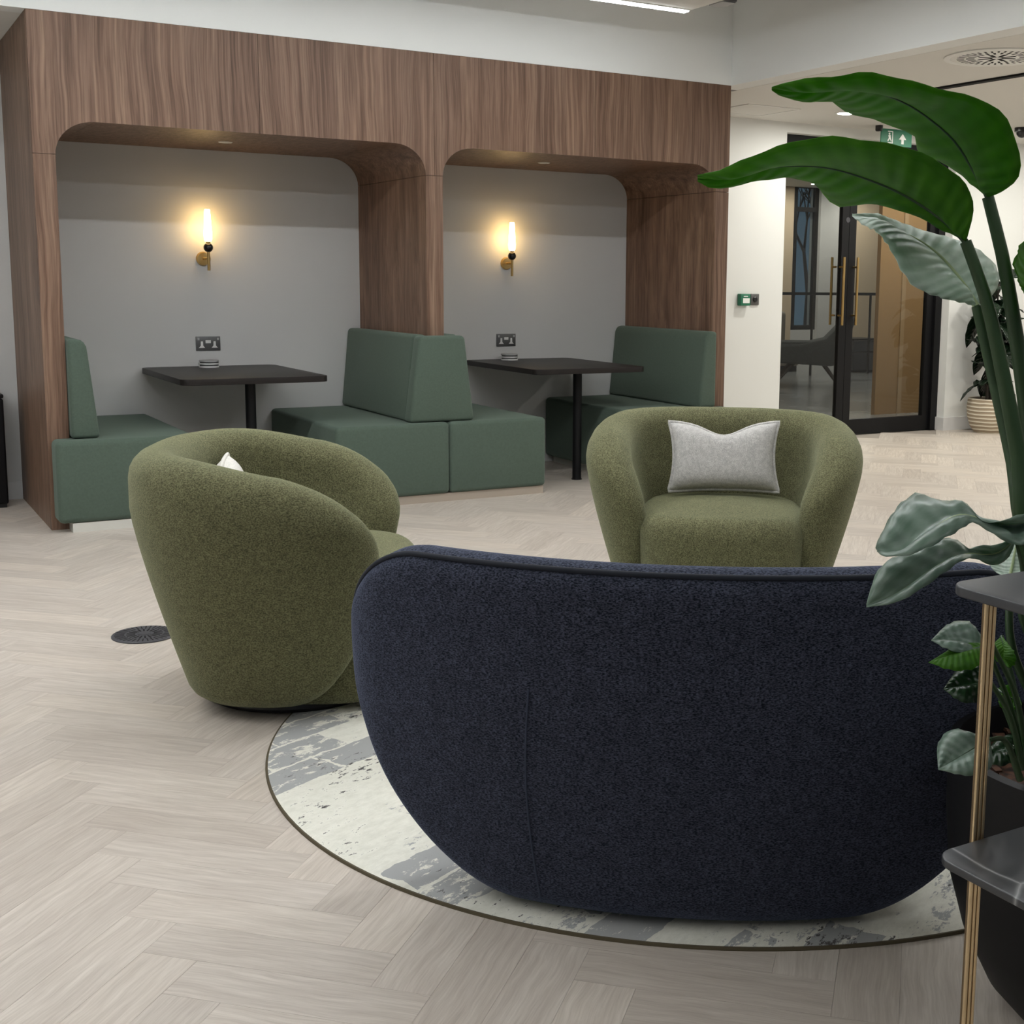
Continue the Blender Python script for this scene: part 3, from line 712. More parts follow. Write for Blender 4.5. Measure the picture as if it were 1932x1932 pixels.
# ------------------------------------------------------------------ floor vent and ceiling diffuser
def grille(name, label, cat, loc, R, plate_m, slot_m, up_, slots, group=None):
    s = 1 if up_ else -1
    t = thing(name, label, cat, loc)
    latheo('face_plate', [(0, 0.0), (R, 0.0), (R, s*0.003), (R*0.97, s*0.006), (0, s*0.006)], plate_m, t, 64)
    for r0, r1, n, w_ in slots:
        bm = bmesh.new()
        for i in range(n):
            a = 2*PI*(i+0.5)/n; c, sn = math.cos(a), math.sin(a)
            q = [(r0, -w_), (r1, -w_*1.25), (r1, w_*1.25), (r0, w_)]
            vv = [[bm.verts.new((x*c-y*sn, x*sn+y*c, z)) for x, y in q] for z in (s*0.002, s*0.0067)]
            bm.faces.new(vv[1]); bm.faces.new(vv[0][::-1])
            for k in range(4): bm.faces.new((vv[0][k], vv[0][(k+1) % 4], vv[1][(k+1) % 4], vv[1][k]))
        tag(fromB('slots', bm, slot_m, t), kind='stuff')
    return t
P = on_z(270, 1199, 0)
t = grille('floor_vent', 'round dark grey floor vent with radial slots beside the armchair', 'vent', (P.x+0.005, P.y, 0.0005), 0.112, 'gun_metal', 'slot_black', True, ((0.032, 0.062, 20, 0.0026), (0.068, 0.102, 36, 0.0016)))
latheo('hub', [(0.0, 0.0062), (0.026, 0.0062), (0.024, 0.009), (0, 0.009)], 'gun_metal', t, 24)
t = grille('ceiling_diffuser', 'round white ceiling diffuser with dark radial slots', 'vent', (4.70, -1.70, H-0.0005), 0.265, 'white_plastic', 'slot_black', False, ((0.025, 0.105, 8, 0.010), (0.120, 0.165, 24, 0.006), (0.175, 0.215, 36, 0.005)))
bm = bmesh.new(); lathe(bm, [(0.245, -0.004), (0.265, -0.010), (0.285, -0.006), (0.285, 0.0), (0.245, 0.0)], 64)
fromB('rim', bm, 'white_plastic', t, auto=35)
boxo('track_slot', (5.235, 5.29, -4.5, -0.70, H-0.012, H-0.0005), 'slot_black', None); tag(bpy.data.objects['track_slot'], 'black linear slot running along the low white ceiling', 'track')
def downlight(x, y, lb, vis_=True):
    t = thing('downlight', lb, 'ceiling light', (x, y, H), group='low ceiling downlights')
    latheo('trim_ring', [(0.062, -0.001), (0.062, -0.006), (0.078, -0.005), (0.082, -0.0005), (0, -0.0004)], 'white_plastic', t, 32)
    latheo('lens', [(0, -0.004), (0.061, -0.004), (0.061, -0.001)], 'downlight_lens', t, 32)
downlight(5.62, 0.57, 'round lit ceiling downlight above the glass doors')
DL = [(6.9, 0.45), (8.2, 0.35), (5.7, -1.3), (7.0, -1.3), (8.3, -1.3), (5.7, -3.0), (7.0, -3.0), (8.3, -3.0), (5.7, -4.8), (7.0, -4.8)]
for x, y in DL: downlight(x, y, 'round lit downlight in the low ceiling to the right')

P = on_z(1424, 207, H)
t = thing('ceiling_hatch', 'faint square access hatch flush in the low white ceiling', 'hatch', (P.x, P.y, H))
boxo('panel', (-0.22, 0.22, -0.22, 0.22, -0.004, -0.0005), 'ceiling_paint', t, 0.001)
for b_ in ((-0.235, -0.222, -0.235, 0.235), (0.222, 0.235, -0.235, 0.235), (-0.222, 0.222, -0.235, -0.222), (-0.222, 0.222, 0.222, 0.235)):
    boxo('frame', (*b_, -0.006, -0.0005), 'white_plastic', t)
P = on_z(1929, 241, H)
t = thing('dome_camera', 'small black dome camera under the low ceiling at the right edge', 'camera', (P.x, P.y, H))
latheo('housing', [(0, -0.0005), (0.06, -0.0005), (0.06, -0.03), (0.05, -0.035), (0, -0.035)], 'black_plastic', t, 24); latheo('dome', [(0, -0.08), (0.025, -0.074), (0.042, -0.055), (0.046, -0.0355), (0, -0.0355)], 'black_plastic', t, 24)

# ------------------------------------------------------------------ exit sign, wall controls
P = on_y(1684, 255, 0.98)
t = thing('exit_sign', 'green emergency exit sign hanging from the low ceiling', 'sign', (P.x, 0.98, H))
hz = P.z-H
boxo('housing', (-0.13, 0.22, -0.025, 0.025, hz+0.045, hz+0.075), 'white_plastic', t, 0.008)
boxo('end_cap', (-0.165, -0.128, -0.03, 0.03, hz+0.02, hz+0.10), 'black_plastic', t, 0.012)
for x in (-0.10, 0.19): tubeo('hanger', [(x, 0, -0.001), (x, 0, hz+0.076)], 0.003, 'gun_metal', t, 8)
bl = boxo('sign_blade', (-0.125, 0.205, -0.004, 0.004, hz-0.085, hz+0.044), 'sign_green', t)
zc = hz-0.02
bm = bmesh.new()
def flat(poly):
    prism(bm, poly, 'y', -0.0062, -0.0042)
# white running figure in a doorway and an upward arrow
flat([(-0.055, zc-0.045), (0.0, zc-0.045), (0.0, zc+0.05), (-0.055, zc+0.05), (-0.055, zc+0.043), (-0.008, zc+0.043), (-0.008, zc-0.038), (-0.055, zc-0.038)])
flat([(-0.038+0.009*math.cos(k*PI/6), zc+0.028+0.009*math.sin(k*PI/6)) for k in range(12)])
flat([(-0.05, zc+0.016), (-0.026, zc+0.018), (-0.022, zc-0.008), (-0.012, zc-0.028), (-0.020, zc-0.032), (-0.034, zc-0.010), (-0.05, zc-0.032), (-0.058, zc-0.026), (-0.044, zc-0.004)])
flat([(0.105, zc+0.035), (0.065, zc-0.01), (0.092, zc-0.01), (0.092, zc-0.045), (0.118, zc-0.045), (0.118, zc-0.01), (0.145, zc-0.01)])
tag(fromB('pictogram', bm, 'sign_white', bl), kind='stuff')
t = thing('door_release', 'green emergency door release box on the white wall', 'switch', (5.228, DW, 1.140))
boxo('case', (-0.048, 0.048, -0.045, 0, -0.046, 0.046), 'release_green', t, 0.005)
boxo('label_window', (-0.026, 0.038, -0.0465, -0.0448, -0.026, 0.012), 'sign_white', t)
boxo('cover_clip', (-0.02, 0.02, -0.047, -0.0448, 0.022, 0.030), 'sign_white', t)
t = thing('card_reader', 'small dark grey control plate beside the green release box', 'switch', (5.345, DW, 1.142))
boxo('plate', (-0.04, 0.04, -0.012, 0, -0.044, 0.044), 'steel_plate', t, 0.004)
bm = bmesh.new(); lathe(bm, [(0, 0.0), (0.022, 0.0), (0.022, 0.006), (0.016, 0.011), (0, 0.011)], 24)
for v in bm.verts: v.co = Vector((v.co.x, -v.co.z-0.012, v.co.y))
fromB('button', bm, 'black_plastic', t, auto=35)

# ------------------------------------------------------------------ glazed double doors
door = thing('door_1', 'black-framed glazed double doors with gold pull handles', 'door', ((DX0+DX1)/2, DY, 0)); door['kind'] = 'structure'
del door['category']
dx = (DX0+DX1)/2
XM = on_y(1593, 600, DY).x
JR = 7.478-dx
boxo('jamb', (5.50-dx, 5.56-dx, -0.04, 0.04, 0, 2.44), 'black_metal', door); boxo('jamb', (JR-0.075, JR, -0.05, 0.05, 0, 2.44), 'black_metal', door)
boxo('head', (5.56-dx, JR-0.075, -0.05, 0.05, 2.355, 2.44), 'black_metal', door)
def leaf_door(x0, x1, handle_x):
    d = boxo('door_leaf', (x0, x0+0.075, -0.022, 0.022, 0.006, 2.35), 'black_metal', door)
    boxo('stile', (x1-0.075, x1, -0.022, 0.022, 0.006, 2.35), 'black_metal', d); boxo('bottom_rail', (x0+0.075, x1-0.075, -0.022, 0.022, 0.006, 0.13), 'black_metal', d)
    boxo('top_rail', (x0+0.075, x1-0.075, -0.022, 0.022, 2.27, 2.35), 'black_metal', d)
    boxo('pane', (x0+0.074, x1-0.074, -0.005, 0.005, 0.129, 2.271), 'door_glass', d)
    for s in (-1, 1):
        bm = bmesh.new(); tube(bm, [(handle_x, s*0.075, 0.93), (handle_x, s*0.075, 1.49)], 0.011, 12)
        for z in (1.01, 1.41): tube(bm, [(handle_x, s*0.022, z), (handle_x, s*0.075, z)], 0.008, 10)
        fromB('pull_handle', bm, 'brass', d, auto=50)
leaf_door(5.562-dx, XM-0.002-dx, XM-dx-0.09); leaf_door(XM+0.002-dx, JR-0.078, XM-dx+0.06)
bm = bmesh.new(); lathe(bm, [(0, 0), (0.022, 0), (0.022, 0.003), (0, 0.003)], 24)
Q = on_y(1600, 415, DY-0.022)
for v in bm.verts: v.co = Vector((v.co.x+Q.x-dx, -0.0222-v.co.z, v.co.y+Q.z))
fromB('door_disc', bm, 'gun_metal', door)

# room behind the doors
YB = 9.0
struct('floor_lounge', (5.0, 19.0, 1.41, YB+0.2, -0.10, 0.0), 'lounge_tile')
struct('ceiling_lounge', (5.0, 19.0, 1.6, YB+0.2, 2.75, 2.85), 'ceiling_paint')
struct('wall_lounge_left', (4.9, 5.0, 1.45, YB, 0, 2.75), 'beige_wall')
wx0, wx1 = on_y(1495, 500, YB).x, on_y(1541, 500, YB).x
wz0, wz1 = on_y(1515, 622, YB).z, on_y(1515, 310, YB).z
cx1 = on_y(1580, 500, YB).x
struct('wall_lounge_back', (5.0, wx0, YB, YB+0.2, 0, 2.75), 'beige_wall')
struct('wall_lounge_under_window', (wx0, wx1, YB, YB+0.2, 0, wz0), 'pale_wall')
struct('wall_lounge_over_window', (wx0, wx1, YB, YB+0.2, wz1, 2.75), 'pale_wall')
struct('wall_lounge_pier', (wx1, cx1, YB-0.06, YB+0.2, 0, 2.75), 'pale_wall')
struct('wall_lounge_far', (cx1, 19.0, YB, YB+0.2, 0, 2.75), 'beige_wall')
win = thing('window_1', 'tall black-framed window with dusk outside beyond the glass doors', None, ((wx0+wx1)/2, YB, 0)); win['kind'] = 'structure'
hw = (wx1-wx0)/2; zm = on_y(1515, 395, YB).z
for b in ((-hw, -hw+0.07, wz0, wz1), (hw-0.07, hw, wz0, wz1), (-hw+0.07, hw-0.07, wz0, wz0+0.07), (-hw+0.07, hw-0.07, wz1-0.07, wz1), (-hw+0.07, hw-0.07, zm-0.035, zm+0.035)):
    boxo('window_frame', (b[0], b[1], 0.0, 0.06, b[2], b[3]), 'black_metal', win)
boxo('pane', (-hw+0.07, hw-0.07, 0.025, 0.033, wz0+0.07, zm-0.035), 'door_glass', win)
boxo('pane', (-hw+0.07, hw-0.07, 0.025, 0.033, zm+0.035, wz1-0.07), 'door_glass', win)
# dusk sky and a bare tree outside
out = boxo('sky_outside', (6.0, 24.0, 13.0, 13.1, -1, 8), 'dusk_outside'); out['kind'] = 'structure'
tr = thing('outdoor_tree', 'dark bare tree outside the lounge window', 'tree', ((wx0+wx1)/2+1.9, 11.2, 0))
bm = bmesh.new()
def branch(p, d, l, r, k):   # bare twigs
    q = p+d*l; tube(bm, [p, q], [r, r*0.65], 6)
    if k:
        for _ in range(3):
            nd = (d+Vector((random.uniform(-.8, .8), random.uniform(-.5, .5), random.uniform(-.2, .6)))).normalized(); branch(q, nd, l*0.72, r*0.62, k-1)
branch(Vector((0, 0, 0)), Vector((0.02, 0, 1)), 1.1, 0.07, 4); fromB('trunk', bm, 'dark_wood', tr)
# balustrade
yr = 7.0
rl = thing('balustrade', 'black metal handrail with thin posts beyond the glass doors', 'railing', (0, yr, 0))
zr = on_y(1560, 553, yr).z; rx0, rx1 = 9.0, on_y(1656, 553, yr).x
boxo('handrail', (rx0, rx1, -0.025, 0.025, zr-0.03, zr+0.01), 'black_metal', rl)
for px in (1532, 1641):
    X = on_y(px, 600, yr).x; boxo('post', (X-0.012, X+0.012, -0.012, 0.012, 0, zr-0.03), 'black_metal', rl)
boxo('bottom_bar', (rx0, rx1, -0.012, 0.012, 0.30, 0.325), 'black_metal', rl)
# brown timber partition, seen through the right door leaf
yp = 2.55
px0, px1 = on_y(1657, 600, yp).x, on_y(1722, 600, yp).x
pn = thing('timber_partition', 'brown timber panel standing behind the right glass door', 'partition', ((px0+px1)/2, yp, 0))
hwp = (px1-px0)/2+0.25
boxo('panel', (-hwp+0.25, hwp, 0, 0.05, 0.0, 2.62), 'brown_panel', pn)
boxo('frame_strip', (hwp-0.42, hwp-0.37, -0.012, 0, 0.0, 2.62), 'timber_strip', pn)
# lounge chair behind the glass
P = on_z(1522, 728, 0.0)
lc = thing('lounge_chair', 'dark grey lounge chair with splayed legs behind the glass doors', 'chair', (P.x, P.y, 0), math.radians(-38))
ls = 1.0
prof = [(-0.42, 0.30), (0.30, 0.27), (0.40, 0.36), (0.56, 0.86), (0.50, 0.90), (0.44, 0.86), (0.20, 0.60), (-0.10, 0.53), (-0.42, 0.52)]
prismo('seat_shell', prof, 'y', -0.34, 0.34, 'charcoal_felt', lc, 0.03, 50)
boxo('seat_cushion', (-0.40, 0.18, -0.27, 0.27, 0.50, 0.56), 'charcoal_felt', lc, 0.025)
for sx, sy in ((-1, -1), (-1, 1), (1, -1), (1, 1)):
    tubeo('leg', [(sx*0.18, sy*0.2, 0.30), (sx*0.42-0.02, sy*0.30, 0.0)], [0.03, 0.016], 'dark_wood', lc, 10)
P = on_z(1500, 698, 0.0)
t = thing('lounge_sofa', 'tan leather lounge seat against the far window wall', 'sofa', (P.x-0.1, min(P.y, YB-0.75), 0), math.radians(-12))
boxo('seat', (-0.75, 0.0, -0.3, 0.3, 0.08, 0.42), 'tan_leather', t, 0.04); boxo('backrest', (-0.75, 0.0, 0.15, 0.34, 0.40, 0.86), 'tan_leather', t, 0.05)
boxo('base', (-0.72, -0.03, -0.27, 0.27, 0.0, 0.08), 'black_metal', t)
P = on_z(1634, 702, 0)
t = thing('side_cabinet', 'low dark cabinet behind the glass door meeting stile', 'cabinet', (P.x, P.y+0.2, 0))
boxo('body', (-0.26, 0.22, -0.2, 0.2, 0.03, 0.46), 'gun_metal', t, 0.008); boxo('top', (-0.28, 0.24, -0.22, 0.22, 0.462, 0.49), 'black_laminate', t); boxo('plinth', (-0.24, 0.20, -0.18, 0.18, 0, 0.03), 'black_metal', t)
for x, y in ((7.2, 1.78), (7.9, 1.78), (8.5, 1.78), (8.8, 4.2), (10.6, 5.6), (10.6, 8.35), (11.9, 8.35), (13.2, 8.35)):  # unseen lamps added to brighten the lounge, its timber panel and far wall
    t = thing('lounge_fill_light', 'unseen fill light added to brighten the room behind the glass doors', 'ceiling light', (x, y, 2.75), group='lounge fill lights')
    latheo('trim_ring', [(0.062, -0.001), (0.062, -0.006), (0.08, -0.004), (0.08, -0.0005), (0, -0.0004)], 'white_plastic', t, 24)
    latheo('lens', [(0, -0.004), (0.061, -0.004), (0.061, -0.001)], 'downlight_lens', t, 24)

# ------------------------------------------------------------------ black cabinet at the left edge
t = thing('black_bin', 'tall black bin against the wall at the far left edge', 'bin', (-0.29, 0.93, 0))
boxo('body', (-0.19, 0.185, -0.135, 0.13, 0.02, 0.60), 'black_metal', t, 0.012); boxo('lid', (-0.192, 0.187, -0.137, 0.132, 0.602, 0.625), 'black_plastic', t, 0.008); boxo('base', (-0.18, 0.175, -0.125, 0.12, 0, 0.02), 'black_plastic', t)

# ------------------------------------------------------------------ two-tier side table, near right
TC = at(1783, 1098, 1.72); TX, TY = TC.x, TC.y
ZT1 = at(1797, 1100, 1.72).z; ZT2 = at(1779, 1645, 1.72).z
tt = thing('side_table', 'two-tier black side table with fluted gold legs at the right edge', 'side table', (TX, TY, 0))
def tier(name, z, th, m):
    prismo(name, rrect(0, 0.36, -0.46, 0.0, 0.034, 10), 'z', z-th, z, m, tt, 0.0025)
tier('tabletop', ZT1, 0.014, 'stone_plain'); tier('lower_shelf', ZT2, 0.012, 'marble_black')
Q = on_z(1850, 1617, ZT2); lx = Q.x-TX+0.047
def fluted_leg(x, y):
    bm = bmesh.new()
    for k in (-1, 0, 1): 
        ring = [(x+k*0.0079, y, 0.0), (x+k*0.0079, y, ZT1-0.0142)]
        tube(bm, ring, 0.0031, 10)
    tag(fromB('leg', bm, 'pale_gold', tt, auto=50), 'fluted pale gold leg')
    boxo('leg_core', (x-0.0095, x+0.0095, y+0.0012, y+0.006, 0, ZT1-0.0142), 'dark_bronze', tt)
fluted_leg(lx, 0.009-0.002); fluted_leg(0.30, 0.007); fluted_leg(0.06, -0.467); fluted_leg(0.30, -0.467)

# ------------------------------------------------------------------ strelitzia in a black pot
PC = Vector((0.95, -5.505, 0))
pl = thing('bird_of_paradise_plant', 'large bird of paradise plant with arching leaves in a black pot', 'plant', (PC.x, PC.y, 0))
latheo('pot', [(0, 0.0), (0.15, 0.0), (0.195, 0.05), (0.24, 0.14), (0.268, 0.24), (0.278, 0.36), (0.278, 0.475), (0.262, 0.478), (0.262, 0.40), (0, 0.40)], 'pot_black', pl, 64)
bm = bmesh.new()
lathe(bm, [(0, 0.43), (0.14, 0.428), (0.258, 0.415), (0.258, 0.402), (0, 0.402)], 40)
for k in range(240):
    a = random.uniform(0, 2*PI); r = 0.25*math.sqrt(random.random()); c = Vector((r*math.cos(a), r*math.sin(a), 0.428+random.uniform(0, 0.014)))
    M = Matrix.Translation(c) @ Matrix.Rotation(random.uniform(0, PI), 4, 'Z') @ Matrix.Rotation(random.uniform(-.5, .5), 4, 'X')
    l, b_, h = random.uniform(.012, .03), random.uniform(.006, .012), random.uniform(.003, .006)
    r_ = bmesh.ops.create_cube(bm, size=1.0, matrix=M @ Matrix.Diagonal((l, b_, h, 1)))
tag(fromB('bark_chips', bm, 'bark_mulch', pl), kind='stuff')

def interp(poly, n):
    """resample a polyline of Vectors evenly with Catmull-Rom smoothing"""
    P_ = [poly[0]*2-poly[1]] + poly + [poly[-1]*2-poly[-2]]
    dense = []
    for i in range(1, len(P_)-2):
        for k in range(12):
            t = k/12; a, b, c, d = P_[i-1], P_[i], P_[i+1], P_[i+2]
            dense.append(0.5*((2*b)+(c-a)*t+(2*a-5*b+4*c-d)*t*t+(3*b-a-3*c+d)*t**3))
    dense.append(P_[-2])
    L_ = [0]
    for a, b in zip(dense, dense[1:]): L_.append(L_[-1]+(b-a).length)
    out, j = [], 0
    for i in range(n+1):
        s = L_[-1]*i/n
        while j < len(L_)-2 and L_[j+1] < s: j += 1
        f = 0 if L_[j+1] == L_[j] else (s-L_[j])/(L_[j+1]-L_[j]); out.append(dense[j].lerp(dense[j+1], min(1, max(0, f))))
    return out
def leaf(parent, ea, mid, eb, m, ribm='midrib_dark', n=30, k=7, ripple=0.0012, waves=8, fold=0.012, ribr=0.005, origin=None):
    """leaf blade from edge / midrib / edge polylines given as world points (base first)"""
    org = origin if origin is not None else parent.location
    EA, MD, EB = interp(ea, n), interp(mid, n), interp(eb, n)
    bm = bmesh.new(); ul = bm.loops.layers.uv.new('leaf'); G = []; UVs = {}
    for i in range(n+1):
        row = []; fr = i/n
        t = (MD[min(n, i+1)]-MD[max(0, i-1)]).normalized()
        side = (EA[i]-EB[i]); nn = side.cross(t); nn = nn.normalized() if nn.length > 1e-6 else Vector((0, 0, 1))
        for j in range(-k, k+1):
            f = abs(j)/k; E_ = EA[i] if j < 0 else EB[i]
            p = MD[i].lerp(E_, f)
            w_ = (E_-MD[i]).length
            p = p + nn*(fold*math.sin(PI*f)*min(1, w_/0.05) + ripple*f*math.sin(waves*2*PI*(fr-0.16*f))*min(1, w_/0.04))
            v = bm.verts.new(p-org); row.append(v); UVs[v] = (fr, j/k)
        G.append(row)
    for i in range(n):
        for j in range(2*k):
            q = (G[i][j], G[i][j+1], G[i+1][j+1], G[i+1][j])
            try: f = bm.faces.new(q)
            except ValueError: continue
            for l in f.loops: l[ul].uv = UVs[l.vert]
    bmesh.ops.remove_doubles(bm, verts=bm.verts, dist=0.00005)
    me = bpy.data.meshes.new('leaf'); bm.to_mesh(me); bm.free()
    o = link('leaf', me, m, parent, True)
    sd = o.modifiers.new('thickness', 'SOLIDIFY'); sd.thickness = 0.0012; sd.offset = 0
    if ribm:
        rb = [p-org for p in MD]; tubeo('midrib', rb, [ribr*(1-0.85*i/n) for i in range(n+1)], ribm, o, 8)
    return o
def px(L_): return [at(x, y, d) for x, y, d in L_]
def stem(pts, r0, r1, parent=pl, m='stem_green'):
    P_ = interp([p-parent.location for p in pts], 24); return tubeo('stem', P_, [r0+(r1-r0)*i/24 for i in range(25)], m, parent, 12)
RT = PC+Vector((0, 0, 0.42))
# leaf 1: highest
b1 = (1864, 372, 2.02)
leaf(pl, px([b1, (1896, 358, 1.95), (1925, 325, 1.90), (1910, 245, 1.86), (1868, 196, 1.84), (1790, 172, 1.83), (1712, 152, 1.83), (1640, 137, 1.84), (1560, 146, 1.85), (1500, 151, 1.87), (1456, 164, 1.90)]),
     px([b1, (1838, 320, 2.03), (1800, 262, 2.03), (1740, 212, 2.02), (1690, 185, 2.00), (1640, 170, 1.97), (1580, 167, 1.94), (1510, 167, 1.92), (1456, 168, 1.90)]),
     px([b1, (1832, 340, 2.10), (1775, 306, 2.14), (1735, 290, 2.16), (1722, 254, 2.16), (1650, 226, 2.14), (1592, 209, 2.10), (1560, 184, 2.04), (1510, 187, 1.97), (1472, 180, 1.92), (1456, 170, 1.90)]), 'leaf_green')
stem([RT+Vector((0.05, -0.02, 0)), at(1962, 1000, 2.05), at(1938, 780, 2.03), at(1915, 620, 2.02), at(1893, 490, 2.02), at(*b1)], 0.021, 0.0095)
# leaf 2: long middle leaf
b2 = (1822, 456, 1.95)
leaf(pl, px([b2, (1833, 420, 1.90), (1834, 370, 1.86), (1800, 326, 1.82), (1728, 284, 1.79), (1640, 266, 1.77), (1560, 258, 1.77), (1490, 270, 1.78), (1420, 294, 1.80), (1365, 318, 1.83), (1316, 330, 1.86)]),
     px([b2, (1790, 422, 1.96), (1740, 386, 1.96), (1690, 358, 1.95), (1630, 334, 1.93), (1575, 318, 1.92), (1520, 312, 1.90), (1450, 316, 1.89), (1380, 334, 1.87), (1316, 338, 1.86)]),
     px([b2, (1780, 424, 2.02), (1720, 400, 2.06), (1650, 384, 2.08), (1585, 389, 2.08), (1556, 370, 2.06), (1535, 345, 2.02), (1480, 326, 1.97), (1425, 336, 1.92), (1380, 352, 1.89), (1340, 354, 1.87), (1316, 342, 1.86)]), 'leaf_green')
stem([RT+Vector((0.0, -0.04, 0)), at(1948, 1040, 1.98), at(1925, 880, 1.97), at(1895, 720, 1.96), at(1862, 570, 1.95), at(*b2)], 0.021, 0.009)
# leaf 3: pale underside
b3 = (1842, 578, 2.06)
leaf(pl, px([b3, (1870, 560, 2.10), (1886, 520, 2.14), (1860, 482, 2.18), (1815, 460, 2.20), (1760, 452, 2.20), (1700, 432, 2.19), (1650, 411, 2.17), (1608, 404, 2.14)]),
     px([b3, (1822, 545, 2.07), (1800, 515, 2.08), (1770, 482, 2.09), (1735, 456, 2.10), (1690, 434, 2.12), (1650, 420, 2.13), (1608, 406, 2.14)]),
     px([b3, (1810, 570, 2.02), (1770, 560, 1.99), (1725, 540, 1.97), (1700, 508, 1.97), (1680, 470, 1.99), (1655, 438, 2.04), (1628, 424, 2.10), (1608, 408, 2.14)]), 'leaf_pale', 'midrib_pale', ripple=0.0018, waves=12, ribr=0.006)
stem([RT+Vector((-0.06, -0.02, 0)), at(1938, 1030, 2.02), at(1912, 880, 2.03), at(1880, 740, 2.05), at(*b3)], 0.018, 0.008)
# leaf at the right edge
b4 = (1960, 600, 1.95)
leaf(pl, px([b4, (1932, 545, 1.90), (1916, 515, 1.88), (1918, 478, 1.88), (1950, 430, 1.92), (1990, 380, 1.95)]),
     px([b4, (1962, 560, 1.96), (1968, 520, 1.97), (1975, 470, 1.98), (1982, 430, 1.97), (1990, 380, 1.95)]),
     px([b4, (2000, 570, 2.0), (2030, 520, 2.05), (2030, 460, 2.05), (2015, 410, 2.0), (1990, 380, 1.95)]), 'leaf_green', ripple=0.003)
stem([RT+Vector((0.08, 0.02, 0)), at(2000, 1000, 2.0), at(1980, 780, 1.97), at(*b4)], 0.016, 0.008)
# leaf 5: drooping twisted grey leaf
b5 = (1960, 975, 1.93)
leaf(pl, px([b5, (1930, 970, 1.90), (1880, 985, 1.90), (1848, 980, 1.92), (1818, 950, 1.97), (1782, 948, 2.0), (1732, 931, 2.0), (1700, 950, 1.97), (1680, 975, 1.94), (1662, 1010, 1.92), (1653, 1030, 1.90)]),
     px([b5, (1930, 985, 1.94), (1890, 990, 1.94), (1855, 982, 1.93), (1815, 972, 1.93), (1780, 985, 1.91), (1745, 1010, 1.89), (1710, 1042, 1.88), (1680, 1045, 1.88), (1655, 1038, 1.90)]),
     px([b5, (1940, 1025, 1.92), (1905, 1024, 1.90), (1868, 1005, 1.91), (1838, 986, 1.92), (1810, 1000, 1.88), (1775, 1020, 1.85), (1735, 1040, 1.84), (1695, 1050, 1.85), (1665, 1048, 1.87), (1657, 1042, 1.90)]), 'leaf_grey', 'midrib_pale', ripple=0.002, waves=9, ribr=0.0035)
stem([RT+Vector((0.02, -0.08, 0)), at(1985, 1250, 1.92), at(1985, 1060, 1.93), at(*b5)], 0.014, 0.008)
# leaf 6: lower grey leaf with bright edge
b6 = (1920, 1010, 2.06)
leaf(pl, px([b6, (1880, 1028, 2.04), (1852, 1028, 2.04), (1822, 1036, 2.04), (1790, 1018, 2.06), (1760, 1022, 2.04), (1715, 1040, 2.02), (1670, 1062, 2.0), (1650, 1090, 1.99), (1635, 1140, 1.98)]),
     px([b6, (1885, 1040, 2.06), (1855, 1046, 2.05), (1825, 1046, 2.03), (1790, 1056, 2.0), (1750, 1080, 1.98), (1715, 1105, 1.97), (1675, 1128, 1.97), (1635, 1143, 1.98)]),
     px([b6, (1900, 1055, 2.06), (1870, 1066, 2.05), (1840, 1054, 2.02), (1815, 1058, 1.98), (1775, 1085, 1.95), (1735, 1113, 1.94), (1690, 1137, 1.95), (1635, 1146, 1.98)]), 'leaf_grey', 'midrib_pale', ripple=0.002, waves=9, ribr=0.003)
stem([RT+Vector((-0.02, -0.05, 0)), at(1945, 1200, 2.06), at(1935, 1080, 2.06), at(*b6)], 0.013, 0.007)
# broad pale leaf behind
b7 = (1905, 1090, 2.14)
leaf(pl, px([b7, (1880, 1080, 2.16), (1868, 1062, 2.18), (1880, 1035, 2.2), (1900, 1015, 2.2), (1930, 985, 2.18)]),
     px([b7, (1910, 1065, 2.15), (1915, 1040, 2.16), (1922, 1010, 2.17), (1930, 985, 2.18)]),
     px([b7, (1935, 1075, 2.12), (1955, 1045, 2.12), (1950, 1010, 2.14), (1930, 985, 2.18)]), 'leaf_pale', 'midrib_pale', ripple=0.002, ribr=0.003)
stem([RT+Vector((-0.05, 0.02, 0)), at(1918, 1250, 2.12), at(*b7)], 0.010, 0.006)
# small low leaves
def small_leaf(base, tip, bulge_a, bulge_b, d0, d1, m, st):
    b = (base[0], base[1], d0); t_ = (tip[0], tip[1], d1); f = lambda u: (base[0]+(tip[0]-base[0])*u, base[1]+(tip[1]-base[1])*u)
    q1, q2 = f(0.33), f(0.7); dd = (d0+d1)/2
    leaf(pl, px([b, (q1[0]+bulge_a[0], q1[1]+bulge_a[1], dd+0.03), (q2[0]+bulge_a[0]*0.85, q2[1]+bulge_a[1]*0.85, dd+0.03), t_]),
         px([b, (q1[0], q1[1], dd), (q2[0], q2[1], dd), t_]),
         px([b, (q1[0]+bulge_b[0], q1[1]+bulge_b[1], dd-0.04), (q2[0]+bulge_b[0]*0.85, q2[1]+bulge_b[1]*0.85, dd-0.04), t_]), m, 'midrib_dark', n=18, k=5, ripple=0.0015, waves=7, ribr=0.0025)
    stem([at(*s) for s in st] + [at(*b)], 0.006, 0.0035)
small_leaf((1862, 1222), (1757, 1208), (4, -42), (2, 16), 1.98, 1.95, 'leaf_grey', [(1935, 1440, 2.05), (1905, 1330, 2.02)])
small_leaf((1872, 1215), (1752, 1250), (-2, -8), (14, 30), 1.95, 1.92, 'leaf_green', [(1940, 1430, 2.03), (1915, 1310, 2.0)])
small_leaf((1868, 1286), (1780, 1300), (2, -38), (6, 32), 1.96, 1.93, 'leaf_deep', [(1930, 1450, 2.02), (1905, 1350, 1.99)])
small_leaf((1868, 1395), (1770, 1452), (-34, -38), (34, 34), 1.93, 1.90, 'leaf_grey', [(1925, 1470, 2.0), (1898, 1400, 1.96)])
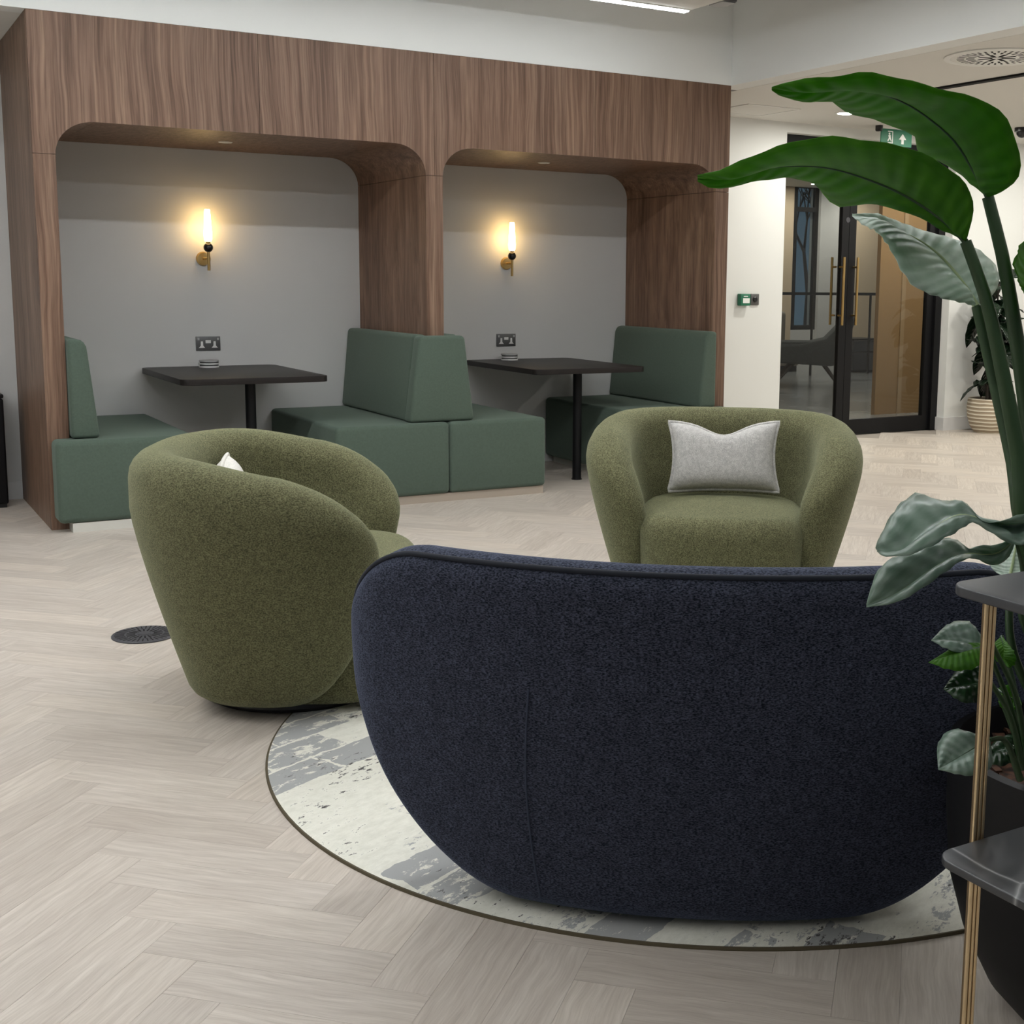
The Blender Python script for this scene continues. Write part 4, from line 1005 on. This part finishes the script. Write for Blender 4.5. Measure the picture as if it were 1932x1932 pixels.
small_leaf((1925, 1405), (1850, 1432), (6, -28), (8, 24), 2.06, 2.02, 'leaf_deep', [(1945, 1465, 2.06)])
small_leaf((1890, 1200), (1905, 1260), (-22, 6), (18, 10), 2.04, 2.0, 'leaf_green', [(1938, 1440, 2.05), (1912, 1290, 2.04)])
small_leaf((1880, 1300), (1928, 1330), (6, -18), (-8, 16), 2.08, 2.04, 'leaf_green', [(1935, 1440, 2.08), (1905, 1360, 2.08)])

# ------------------------------------------------------------------ fiddle leaf fig by the far wall
fc = Vector((7.735, 0.98, 0))
fg = thing('fiddle_leaf_fig', 'dark fiddle leaf fig in a ribbed cream pot by the far column', 'plant', fc)
latheo('pot', [(0, 0.0), (0.11, 0.0), (0.15, 0.05), (0.178, 0.14), (0.185, 0.22), (0.178, 0.30), (0.165, 0.30), (0.168, 0.26), (0, 0.26)], 'pot_cream', fg, 48)
latheo('soil', [(0, 0.275), (0.166, 0.27), (0.166, 0.262), (0, 0.262)], 'bark_mulch', fg, 32)
def fig_leaf(base, d, length, width, droop):
    t = d.normalized(); s = t.cross(Vector((0, 0, 1))).normalized(); n_ = 10; ea, md, eb = [], [], []
    s = Matrix.Rotation(rnd.uniform(-0.6, 0.6), 3, t) @ s
    for i in range(n_+1):
        f = i/n_; wd = width*(math.sin(PI*f**0.9)**0.7*(0.55+0.45*f)) if 0 < f < 1 else 0
        c = base+t*length*f+Vector((0, 0, -droop*f*f*length)); up_ = Vector((0, 0, 0.22*wd))
        md.append(c); ea.append(c+s*wd+up_); eb.append(c-s*wd+up_)
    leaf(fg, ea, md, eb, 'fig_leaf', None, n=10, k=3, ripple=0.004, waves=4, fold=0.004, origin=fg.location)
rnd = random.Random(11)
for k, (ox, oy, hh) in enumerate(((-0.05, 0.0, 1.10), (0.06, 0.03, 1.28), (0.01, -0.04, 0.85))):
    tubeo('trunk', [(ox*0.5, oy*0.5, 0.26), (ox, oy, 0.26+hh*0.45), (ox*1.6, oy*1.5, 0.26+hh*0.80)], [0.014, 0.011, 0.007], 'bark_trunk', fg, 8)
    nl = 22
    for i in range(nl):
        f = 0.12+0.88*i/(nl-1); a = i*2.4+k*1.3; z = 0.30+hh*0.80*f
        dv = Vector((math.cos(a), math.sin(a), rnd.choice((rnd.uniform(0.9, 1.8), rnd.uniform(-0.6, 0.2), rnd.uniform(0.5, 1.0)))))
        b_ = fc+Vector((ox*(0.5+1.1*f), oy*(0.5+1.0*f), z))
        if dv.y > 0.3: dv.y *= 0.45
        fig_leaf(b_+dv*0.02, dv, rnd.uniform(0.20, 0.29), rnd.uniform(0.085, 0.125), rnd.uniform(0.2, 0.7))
